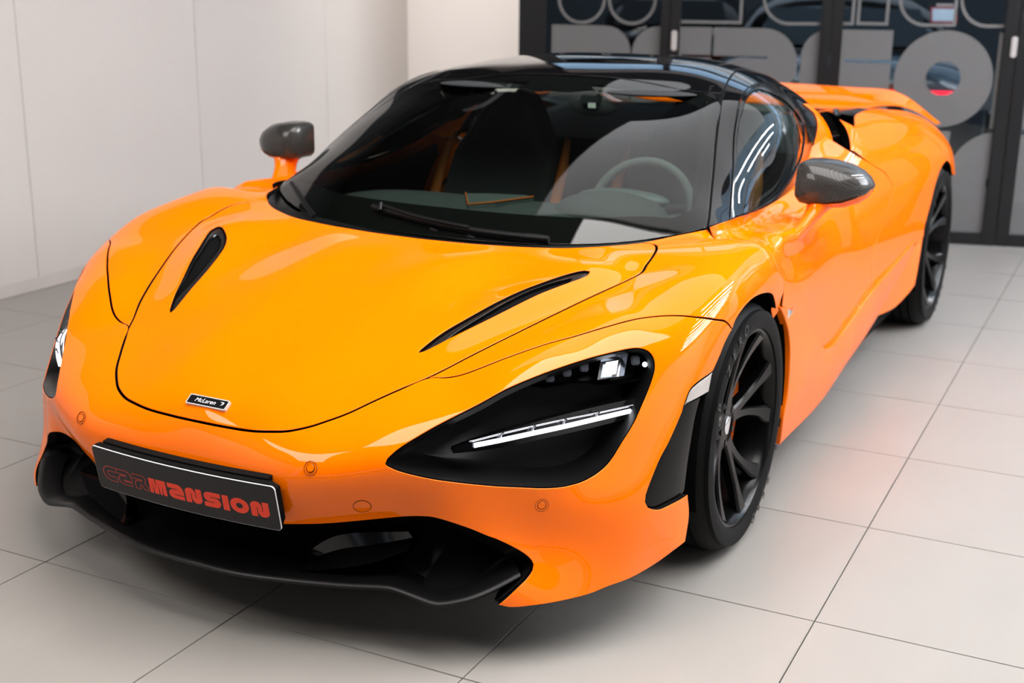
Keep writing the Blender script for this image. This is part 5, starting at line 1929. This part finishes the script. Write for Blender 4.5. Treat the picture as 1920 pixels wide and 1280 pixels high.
def g_R(): return [[(0, 1), (.62, 1)] + arcp(.62, .72, .28, 85, -50, 8) + [(.86, .34), (1.0, .31), (1.0, 0), (.86, 0), (.66, .10), (.54, .34), (.47, .30), (.45, 0), (.12, 0), (.10, .30)] + arcp(.36, .34, .26, 185, 110, 5) + [(.27, .60), (.64, .60), (.64, .66), (0, .66)]], 1.04
def g_M(): return [[(0, 0), (0, 1), (.40, 1), (.44, .30), (.48, 1), (1.1, 1), (1.1, 0), (.88, 0), (.84, .75), (.80, 0), (.66, 0), (.62, .75), (.58, 0), (.30, 0), (.26, .75), (.22, 0)]], 1.15
def g_N(): return [[(0, 0), (0, .64)] + arcp(.33, .66, .34, 175, 60, 8) + [(.62, .76), (.62, .38), (.66, .38), (.66, 1), (1, 1), (1, .36)] + arcp(.67, .34, .34, -5, -120, 8) + [(.38, .24), (.38, .62), (.34, .62), (.34, 0)]], 1.05
def g_S(): return [[(1, 1), (.34, 1)] + arcp(.34, .675, .325, 95, 250, 9) + [(.36, .36), (.62, .36), (.62, .315), (0, .315), (0, 0), (.66, 0)] + arcp(.66, .325, .325, -85, 70, 9) + [(.64, .64), (.38, .64), (.38, .685), (1, .685)]], 1.04
def g_I(): return [[(0, 0), (.36, 0), (.36, 1), (0, 1)]], .42
def g_O(): return [arcp(.5, .5, .52, 0, 354, 30, .5), arcp(.5, .5, .19, 0, 340, 17, .18)], 1.06
def inset_outline(poly, w):
    """thin line following a letter's edge"""
    P = np.array(poly); n = len(P); area = np.sum(P[:, 0] * np.roll(P[:, 1], -1) - np.roll(P[:, 0], -1) * P[:, 1])
    t = np.roll(P, -1, 0) - np.roll(P, 1, 0); t /= np.linalg.norm(t, axis=1)[:, None] + 1e-9; nr = np.stack([-t[:, 1], t[:, 0]], 1) * (1 if area > 0 else -1)
    return [tuple(p) for p in P + nr * w]
x = -.236; H = .038; zc = -.031
for k, (ch, ol) in enumerate(zip('CARMANSION', [1, 1, 1, 0, 0, 0, 0, 0, 0, 0])):
    polys, adv = dict(C=g_C, A=g_A, R=g_R, M=g_M, N=g_N, S=g_S, I=g_I, O=g_O)[ch]()
    wdt = .0476
    sh = lambda P: [(x + p[0] * wdt * .96, zc + p[1] * H + .004) for p in P]
    if ch == 'O': shapes = [[sh(polys[0]), sh(polys[1])]]
    elif ol: shapes = [[sh(p), sh(inset_outline(p, .03))] for p in polys]
    else: shapes = [[sh(p)] for p in polys]
    for i, s_ in enumerate(shapes):
        flat_fill('plate_letter', [[dense(l, .01) for l in s_]], lambda a, b, i=i: plate_pt(a, b, .0006 + .0001 * i), M['red_print'], plate)
    x += wdt * adv + .0008

M['badge_silver'] = mat('badge_silver', (.55, .55, .56), rough=.3, metal=.2)
# maker's badge on the nose
bc = np.array([.9645, 0, .5205]); bn = np.array([.595, 0, .80]); bn = NOSE.normal([bc])[0]; bu = np.cross((0, 1, 0), bn); bu = np.array([-bn[2], 0, bn[0]]) ; bc = NOSE.on([bc])[0]
def badge_pt(a, b, d): return bc + np.array([0, 1, 0]) * a + bu * b + bn * d
def slab(name, P2, d0, d1, m, parent, pt):
    nP = len(P2); V = [pt(*p, d1) for p in P2] + [pt(*p, d0) for p in P2]
    Fc = [tuple(range(nP)), tuple(reversed(range(nP, 2 * nP)))] + [(i, i + nP, (i + 1) % nP + nP, (i + 1) % nP) for i in range(nP)]
    o = mesh_obj(name, V, Fc, m, parent, smooth=False); fix_normals(o); return o
badge = slab('nose_badge', rrect(.0565, .0135, .004), -.004, .003, M['badge_silver'], car, badge_pt)
slab('badge_face', rrect(.0535, .0108, .003), .003, .0033, M['matte_black'], badge, badge_pt)
def put_text(name, s, size, shear, pt, m, parent, cx=0.0, cy=0.0, sx=1.0, d=.0002):
    me = text_mesh(s, size, 0.0, shear)
    for v in me.vertices: v.co = Vector(pt(cx + v.co.x * sx, cy + v.co.y, d))
    me.materials.clear(); me.materials.append(m); me.update(); return link(bpy.data.objects.new(name, me), parent)
put_text('badge_lettering', 'McLaren', .0155, .25, badge_pt, M['white_print'], badge, -.006, 0, 1.08, .0036)
slab('badge_swoosh', [(.034, .0045), (.040, .0062), (.045, .0052), (.0455, .002), (.043, -.0015), (.038, -.004), (.041, -.0005), (.0415, .0025), (.039, .004)], .0033, .0037, M['white_print'], badge, badge_pt)
# model badge on the blade behind the front wheel
_b = [np.array(p) for p in G['badge720']]; e1 = _b[1] - _b[0]; L_ = np.linalg.norm(e1); e1 /= L_; e2 = np.cross((0, 1, 0), e1); e2 = e2 if e2[2] > 0 else -e2
_c = (_b[0] + _b[1]) / 2; _k = L_ / .074
def side_pt(a, b, d): return BLADE.on([_c + e1 * a * _k + e2 * b * 1.5])[0] + np.array([0, d + .0006, 0])
for sgn in (1,):
    mb = slab('model_badge', [(-.034, -.008), (.035, -.008), (.038, .009), (-.031, .009)], -.001, .0003, M['badge_silver'], car, side_pt)
    put_text('badge_lettering', '720', .019, .2, side_pt, M['satin_black'], mb, -.008, 0, 1.0, .0008)
    put_text('badge_lettering', 'S', .019, .2, side_pt, M['badge_red'], mb, .024, 0, 1.0, .0008)
# ------------------------------------------------------------------ cowl, wipers, mirrors
ce = renum(resample([(-.255 - .01, .728, .778)] + [(p[0] - .004, p[1], p[2] - .016) for p in rear_edge[1:]], .01), 60)[::-1]
cb = renum(resample(base + [(-.235, .715, .782)], .01), 60)
cw = loft_loops('cowl', sym_rows([ce + [.004, 0, -.02], ce, ce * .5 + cb * .5 - [0, 0, .014], cb - [0, 0, .004], cb - [.03, 0, .02]]), M['satin_black'], car, closed=False, sharp=45); fix_normals(cw)
wa = tube_obj('wiper', resample(G['wiper_a'], .02), .007, M['satin_black'], car, 8, flat=1.5)
tube_obj('wiper_arm', resample(G['wiper_arm'], .02), .006, M['satin_black'], wa, 8)
tube_obj('wiper_joint', [np.array(G['wiper_arm'][0]) + [.02, .01, -.012], np.array(G['wiper_arm'][0]) + [0, 0, .006]], .006, M['gloss_black'], wa, 8)
for p in (G['wiper_a'][2], G['wiper_a'][3]):
    p = np.array(p); tube_obj('spray_nozzle', [p + [.05, .012, -.01], p + [.045, -.012, -.006]], .004, M['satin_black'], wa, 6)
tube_obj('wiper', resample(G['wiper_r'], .02), [.009] * len(resample(G['wiper_r'], .02)), M['satin_black'], car, 8, flat=.6)
st = slab('screen_label', [(-.027, -.004), (.027, -.004), (.027, .004), (-.027, .004)], -.0004, .0003, M['label_grey'] if 'label_grey' in M else mat('label_grey', (.05, .055, .055), rough=.4), windshield,
          (lambda c, n: (lambda a, b, d: c + np.array([0, 1, 0]) * a + np.cross(n, (0, 1, 0)) * -b + n * (d - .0035)))(CAN.on([np.mean(G['sticker'], axis=0)])[0], CAN.normal([np.mean(G['sticker'], axis=0)])[0]))
_lc, _ln = CAN.on([np.mean(G['sticker'], axis=0)])[0], CAN.normal([np.mean(G['sticker'], axis=0)])[0]
slab('label_bar', [(-.024, -.0008), (.022, -.0008), (.022, .0008), (-.024, .0008)], -.0002, .0002, M['white_print'], st, lambda a, b, d: _lc + np.array([0, 1, 0]) * a + np.cross(_ln, (0, 1, 0)) * -b + _ln * (d - .003))

def side_mirror():
    ys = [.890, .900, .930, .975, 1.02, 1.055, 1.076, 1.087]
    zt = [.944, .949, .952, .950, .941, .925, .907, .889]; zb = [.838, .830, .825, .824, .829, .842, .858, .876]
    dp = [.100, .112, .125, .125, .112, .088, .060, .028]
    xb = [-.650, -.652, -.655, -.658, -.660, -.660, -.658, -.652]
    loops = []; nseg = 36
    for y, a, b, d, x_ in zip(ys, zt, zb, dp, xb):
        L = []
        for k in range(nseg):
            th = 2 * math.pi * k / nseg; c, s = math.cos(th), math.sin(th)
            q_ = .26 + .46 * max(0, (y - .9) / .19); ex = abs(c) ** q_ * (1 if c > 0 else -1); ez = abs(s) ** (q_ + .05) * (1 if s > 0 else -1)
            xx = x_ + (d * ex * (1 - .18 * max(0, ez)) if c > 0 else .022 * ex); L.append((xx, y, (a + b) / 2 + (a - b) / 2 * ez))
        loops.append(np.array(L))
    first = shrink(loops[0], .93) - [0, .005, 0]; last = shrink(loops[-1], .4) + [0, .003, 0]
    g = empty('side_mirror', (0, 0, 0), car)
    hd = loft_loops('mirror_cap', [first] + loops + [last], M['carbon2'], g, cap=False, sharp=None)
    bm = bmesh.new(); bm.from_mesh(hd.data); bmesh.ops.holes_fill(bm, edges=bm.edges, sides=0); bmesh.ops.recalc_face_normals(bm, faces=bm.faces); bm.to_mesh(hd.data); bm.free()
    hd.data.polygons.foreach_set('use_smooth', [True] * len(hd.data.polygons)); hd.data.set_sharp_from_angle(angle=math.radians(50))
    # glass
    gl = [p + np.array([-.006, 0, 0]) for p in shrink(np.array([(xb[i] - .020, ys[i], zt[i] - .008) for i in range(1, 8)] + [(xb[i] - .020, ys[i], zb[i] + .008) for i in range(7, 0, -1)]), .95)]
    o = mesh_obj('mirror_glass', gl, [tuple(range(len(gl)))], M['chrome'], g, smooth=False)
    # painted under-shell and stalk
    us = []
    for y, b, d, x_ in zip(ys[2:], zb[2:], dp[2:], xb[2:]):
        us.append(np.array([(x_ + d * f_, y, b + .012 - .020 * math.sin(math.pi * min(1, f_ + .15)) ** .5) for f_ in np.linspace(0.02, .93, 12)]))
    ush = loft_loops('mirror_underside', us, M['paint'], g, closed=False, sharp=None)
    def ell(cx, cy, cz, rx, ry, n=24, tw=0.0):
        return np.array([(cx + rx * math.cos(2 * math.pi * k / n + tw), cy + ry * math.sin(2 * math.pi * k / n), cz) for k in range(n)])
    stl = loft_loops('mirror_stalk', [ell(-.600, .955, .836, .060, .042), ell(-.592, .952, .822, .056, .036), ell(-.575, .944, .805, .053, .028), ell(-.555, .934, .787, .056, .024), ell(-.535, .922, .768, .066, .024), ell(-.51, .906, .748, .082, .030), ell(-.49, .885, .722, .10, .036)], M['paint'], g, sharp=None)
    for q in (ush, stl): fix_normals(q)
    return g
M['carbon2'] = carbon('carbon_mirror', (0.008, 0.008, 0.008), (0.050, 0.047, 0.043), 330)
mL = side_mirror(); mR = empty('side_mirror', (0, 0, 0), car)
for ch in list(mL.children): mirror_obj(ch, mR)

# ------------------------------------------------------------------ wheel arches, chassis, tail
def liner(x, R, y0, y1):
    V, Fc = [], []; n = 28
    for i in range(n + 1):
        a = math.radians(-18 + 216 * i / n)
        for y in (y0, y1): V.append((x + R * math.cos(a), y, .335 + R * math.sin(a)))
    for i in range(n): Fc.append((2 * i, 2 * i + 1, 2 * i + 3, 2 * i + 2))
    k = len(V); V.append((x, y0, .335))
    for i in range(n): Fc.append((2 * i, 2 * i + 2, k))
    return mesh_obj('wheel_arch_liner', V, Fc, M['void_black'], car)
both(liner(0, .368, .60, .945)); both(liner(-2.67, .388, .56, .955))
# flap of the fender behind the wheel top
fp = panel('fender_flap', DOOR, [(-.235, .955, .66), (-.188, .957, .625), (-.178, .957, .60), (-.205, .956, .568), (-.245, .955, .585), (-.33, .95, .59), (-.30, .952, .64)], M['paint'], car, lift=-.006, step=.02); both(fp)
box_obj('chassis', (-3.15, -.56, .13), (.62, .56, .44), M['void_black'], car, .03)
box_obj('floor_pan', (-2.25, -.90, .135), (-.45, .90, .30), M['void_black'], car, .03)
box_obj('front_bulkhead', (.0, -.5, .4), (.55, .5, .56), M['void_black'], car, .03)
box_obj('engine_bay', (-3.2, -.66, .40), (-1.62, .66, .80), M['void_black'], car, .05)
# rear deck and buttresses
def skin(name, rows, m, parent, sharp=35): o = loft_loops(name, [np.array(r, float) for r in rows], m, parent, closed=False, sharp=sharp); fix_normals(o); return o
ht = [tuple(p) for p in htop]
deck_rows = []
for p in ht[1:]:
    x_, y_, z_ = p; deck_rows.append([(x_, y_ + .005, z_ - .003), (x_, y_ - .05, z_ + .004), (x_, y_ - .14, z_ - .004), (x_, y_ - .28, z_ - .03), (x_, 0, z_ - .04)])
dk = [sym_rows([np.array(r[::-1])])[0] for r in deck_rows]
skin('rear_deck', dk, M['gloss_black'], car)
bt = panel('buttress', CAN, win_out[11:17] + [(-1.42, .762, .83), (-1.50, .775, .86), (-1.555, .765, .92), (-1.575, .735, .97), (-1.56, .70, 1.005), (-1.52, .66, 1.03)], M['paint'], car, lift=.006, step=.014, flange=.02); both(bt)
it = []
i0 = renum(resample(T(G['intake_edge']) + [(-1.66, .70, .992), (-1.60, .70, 1.0), (-1.575, .735, .97), (-1.555, .765, .92), (-1.50, .775, .86), (-1.47, .80, .835)], .01), 60)
lo_ = loft_loops('side_intake', [i0, shrink(i0, .93) + [-.03, -.03, -.002], shrink(i0, .8) + [-.12, -.10, -.01]], M['gloss_black'], car, cap=True, sharp=50); fix_normals(lo_)
for k in range(3):
    a = i0.mean(0) + np.array([-.05, -.045, -.055 + .06 * k]); tube_obj('intake_slat', [a + [.05, .03, 0], a + [-.08, -.01, .01]], .010, M['gloss_black'], lo_, 8, flat=.4)
both(lo_)
# raised rear wing
def wing():
    ys = [0, .2, .36, .48, .56, .62, .68, .735, .785, .83, .862]
    top = [.993, .990, .986, .985, .986, .983, .966, .935, .900, .862, .838]
    low_ = [.905, .897, .888, .888, .899, .914, .921, .915, .896, .868, .845]
    rows = []
    for y, a, b in zip(ys, top, low_):
        xt = -3.10 + .04 * (y / .86) ** 2; xl = -2.86 - .10 * (y / .86) ** 3
        h = a - b
        rows.append(np.array([(xl, y, b), (xl - .012, y, b + .022 * min(1, h / .08)), (xl - .06, y, b + h * .48), (xl - .13, y, b + h * .78), (xt, y, a), (xt - .02, y, a - .006), (xt - .01, y, a - .020 * min(1, h / .06)), (xl - .12, y, b + h * .38), (xl - .02, y, b - .006), (xl, y, b)]))
    full = [r * [1, -1, 1] for r in rows[:0:-1]] + rows
    o = loft_loops('rear_wing', full, M['paint'], car, closed=False, sharp=40)
    bm = bmesh.new(); bm.from_mesh(o.data); bmesh.ops.remove_doubles(bm, verts=bm.verts, dist=1e-5); bmesh.ops.recalc_face_normals(bm, faces=bm.faces); bm.to_mesh(o.data); bm.free()
    md = o.modifiers.new('subdivision', 'SUBSURF'); md.levels = 2; md.render_levels = 2
    for s in (-1, 1): tube_obj('wing_strut', [(-3.0, s * .32, .93), (-3.02, s * .32, .80)], .018, M['lamp_silver'], o, 10)
wing()
# tail
tail = []
for z, xo, hw in ((.20, -3.20, .70), (.34, -3.36, .80), (.55, -3.42, .86), (.70, -3.38, .87), (.80, -3.28, .80)):
    tail.append(np.array([(xo + .22 * abs(t) ** 3.0, hw * t, z) for t in np.linspace(-1, 1, 25)]))
skin('rear_bumper', tail, M['paint'], car)
box_obj('rear_grille', (-3.41, -.6, .50), (-3.385, .6, .66), M['matte_black'], car)

# ------------------------------------------------------------------ cabin
def yrow(x_, z_, hw, drop=.05, n=21): return np.array([(x_ - .05 * abs(t) ** 2, hw * t, z_ - drop * abs(t) ** 4) for t in np.linspace(-1, 1, n)])
dash = skin('dashboard', [yrow(-.10, .700, .62), yrow(-.22, .742, .68), yrow(-.30, .758, .70), yrow(-.42, .772, .70), yrow(-.52, .770, .70), yrow(-.56, .745, .70), yrow(-.60, .62, .68), yrow(-.52, .45, .66)], M['dash'], car, 60)
# raised centre panel with orange piping, binnacle hood
cp = [(-.33, -.065, .770), (-.365, .01, .779), (-.50, .075, .782), (-.545, .02, .778), (-.56, -.12, .770), (-.50, -.17, .774)]
cpn = mesh_obj('centre_panel', [np.array(p) + [0, 0, .004] for p in cp] + [np.array(p) - [0, 0, .02] for p in cp], [tuple(range(6))] + [(i, i + 6, (i + 1) % 6 + 6, (i + 1) % 6) for i in range(6)], M['panel_green'] if 'panel_green' in M else mat('panel_grey', (.085, .10, .10), rough=.6), dash, smooth=False); fix_normals(cpn)
tube_obj('piping', [np.array(p) + [0, 0, .006] for p in cp[5:] + cp[:3]], .0028, M['trim_orange'], dash, 6)
def dome(name, c, r, m, parent, e=1.0):
    bm = bmesh.new(); bmesh.ops.create_uvsphere(bm, u_segments=28, v_segments=16, radius=1.0)
    for v in bm.verts: v.co = Vector((c[0] + v.co.x * r[0], c[1] + v.co.y * r[1], c[2] + v.co.z * r[2]))
    return bm_obj(name, bm, m, parent, smooth=True)
dome('instrument_hood', (-.47, .35, .755), (.12, .185, .075), M['dash'], dash)
dome('instrument_visor', (-.545, .36, .80), (.045, .150, .030), M['dash2'] if 'dash2' in M else mat('dash_lip', (.07, .085, .088), rough=.5), dash)
dome('door_corner', (-.42, .63, .755), (.16, .14, .03), M['dash'], dash)
sw = empty('steering_wheel', (-.665, .37, .745), car); sw.rotation_euler = (0, math.radians(-22), 0)
tube_obj('wheel_rim', [(0, .165 * math.cos(a), .160 * math.sin(a) if math.sin(a) > -.75 else -.12) for a in np.linspace(0, 2 * math.pi, 48, endpoint=False)], .0145, M['rim_grey'] if 'rim_grey' in M else mat('wheel_suede', (.10, .11, .11), rough=.8), sw, 10, closed=True, up=(1, 0, 0))
dome('wheel_hub', (.02, 0, -.01), (.03, .055, .045), M['alcantara'], sw)
for a in (10, 170, 270): tube_obj('wheel_spoke', [(.012, .04 * math.cos(math.radians(a)), .035 * math.sin(math.radians(a))), (.0, .155 * math.cos(math.radians(a)), .135 * math.sin(math.radians(a)))], .013, M['alcantara'], sw, 8, flat=.6, up=(1, 0, 0))
def seat(yc):
    s = empty('seat', (0, yc, 0), car)
    back = []
    for x_, z_, hw in ((-1.02, .40, .20), (-1.08, .52, .23), (-1.16, .68, .235), (-1.22, .82, .225), (-1.26, .92, .17), (-1.28, 1.0, .125), (-1.29, 1.04, .09)):
        back.append(np.array([(x_ + .075 * abs(t) ** 2.2, hw * t, z_) for t in np.linspace(-1, 1, 15)]))
    b = skin('backrest', back, M['alcantara'], s, 60)
    md = b.modifiers.new('thickness', 'SOLIDIFY'); md.thickness = .06; md.offset = -1
    skin('seat_cushion', [np.array([(x_, hw * t, z_ + .06 * abs(t) ** 3) for t in np.linspace(-1, 1, 11)]) for x_, z_, hw in ((-.55, .40, .2), (-.75, .40, .23), (-1.02, .36, .22))], M['alcantara'], s, 60)
    for sg in (-1, 1):
        tube_obj('piping', [(-1.055, sg * .150, .62), (-1.10, sg * .152, .70), (-1.145, sg * .148, .79), (-1.19, sg * .132, .87), (-1.225, sg * .10, .93)], [.004, .008, .009, .007, .003], M['trim_orange'], s, 6)
        o = tube_obj('side_bolster', [(-.96, sg * .235, .50), (-1.02, sg * .25, .64), (-1.10, sg * .25, .78), (-1.17, sg * .235, .89)], [.016, .022, .020, .010], M['trim_orange'], s, 8, flat=.6)
    return s
seat(-.36); seat(.36)
# bulkhead, roof lining, door cards
skin('bulkhead', [np.array([(-1.42, -.68, .4), (-1.42, 0, .4), (-1.42, .68, .4)]), np.array([(-1.50, -.66, .85), (-1.50, 0, .86), (-1.50, .66, .85)])], M['alcantara'], car)
skin('parcel_shelf', [np.array([(-1.50, -.66, .85), (-1.50, 0, .86), (-1.50, .66, .85)]), np.array([(-1.95, -.5, .95), (-1.95, 0, .97), (-1.95, .5, .95)])], M['alcantara'], car)
hl_full = [(p[0] - .03, p[1] * .96, p[2]) for p in roof_half[:6]] + [(-1.35, .45, 1.15), (-1.6, .43, 1.12), (-1.9, .41, 1.055), (-2.0, .3, 1.08), (-2.0, 0, 1.087)]
panel('roof_lining', CAN, hl_full + [(p[0], -p[1], p[2]) for p in hl_full[-2:0:-1]], M['alcantara'], car, lift=-.022, flange=0, step=.06)
dc = panel('door_card', DOOR, [(-.33, .78, .78), (-.5, .80, .78), (-.9, .80, .80), (-1.25, .77, .86), (-1.4, .80, .75), (-1.35, .90, .5), (-.5, .94, .48), (-.34, .93, .6)], M['matte_black'], car, lift=-.055, flange=0, step=.06); both(dc)
both(tube_obj('pillar_trim', [CAN.on([p])[0] * np.array([1, 1, 1]) + [.0, -.03, -.02] for p in [(-.30, .715, .80), (-.375, .69, .845), (-.465, .662, .902), (-.613, .618, .988), (-.806, .555, 1.076), (-.95, .515, 1.12), (-1.15, .48, 1.14), (-1.4, .46, 1.13)]], .022, M['matte_black'], car, 10))
bt_ = [CAN.on([p])[0] - CAN.normal([p])[0] * .020 for p in resample(wsE + rseam[1:] + [(-1.35, .478, 1.15), (-1.6, .46, 1.12)], .05)]
both(tube_obj('pillar_core', bt_, .016, M['matte_black'], car, 8))
hd_ = [CAN.on([p])[0] - CAN.normal([p])[0] * .020 for p in resample([(p[0], -p[1], p[2]) for p in header] + [p for p in header[::-1]][1:], .06)]
tube_obj('header_rail', hd_, .016, M['matte_black'], car, 8)
rm = empty('rear_view_mirror', (-.80, .14, 1.045), car)
dome('mirror_shell', (0, 0, 0), (.022, .085, .028), M['alcantara'], rm)
box_obj('sensor_box', (.0, -.03, .01), (.05, .03, .045), M['alcantara'], rm, .006)
box_obj('toll_tag', (.048, .0, .0), (.054, .032, .022), M['white_print'], rm, .003)
for s in (-1, 1): dome('sun_visor', (-.86, s * .30, 1.095), (.10, .17, .010), M['alcantara'], car)
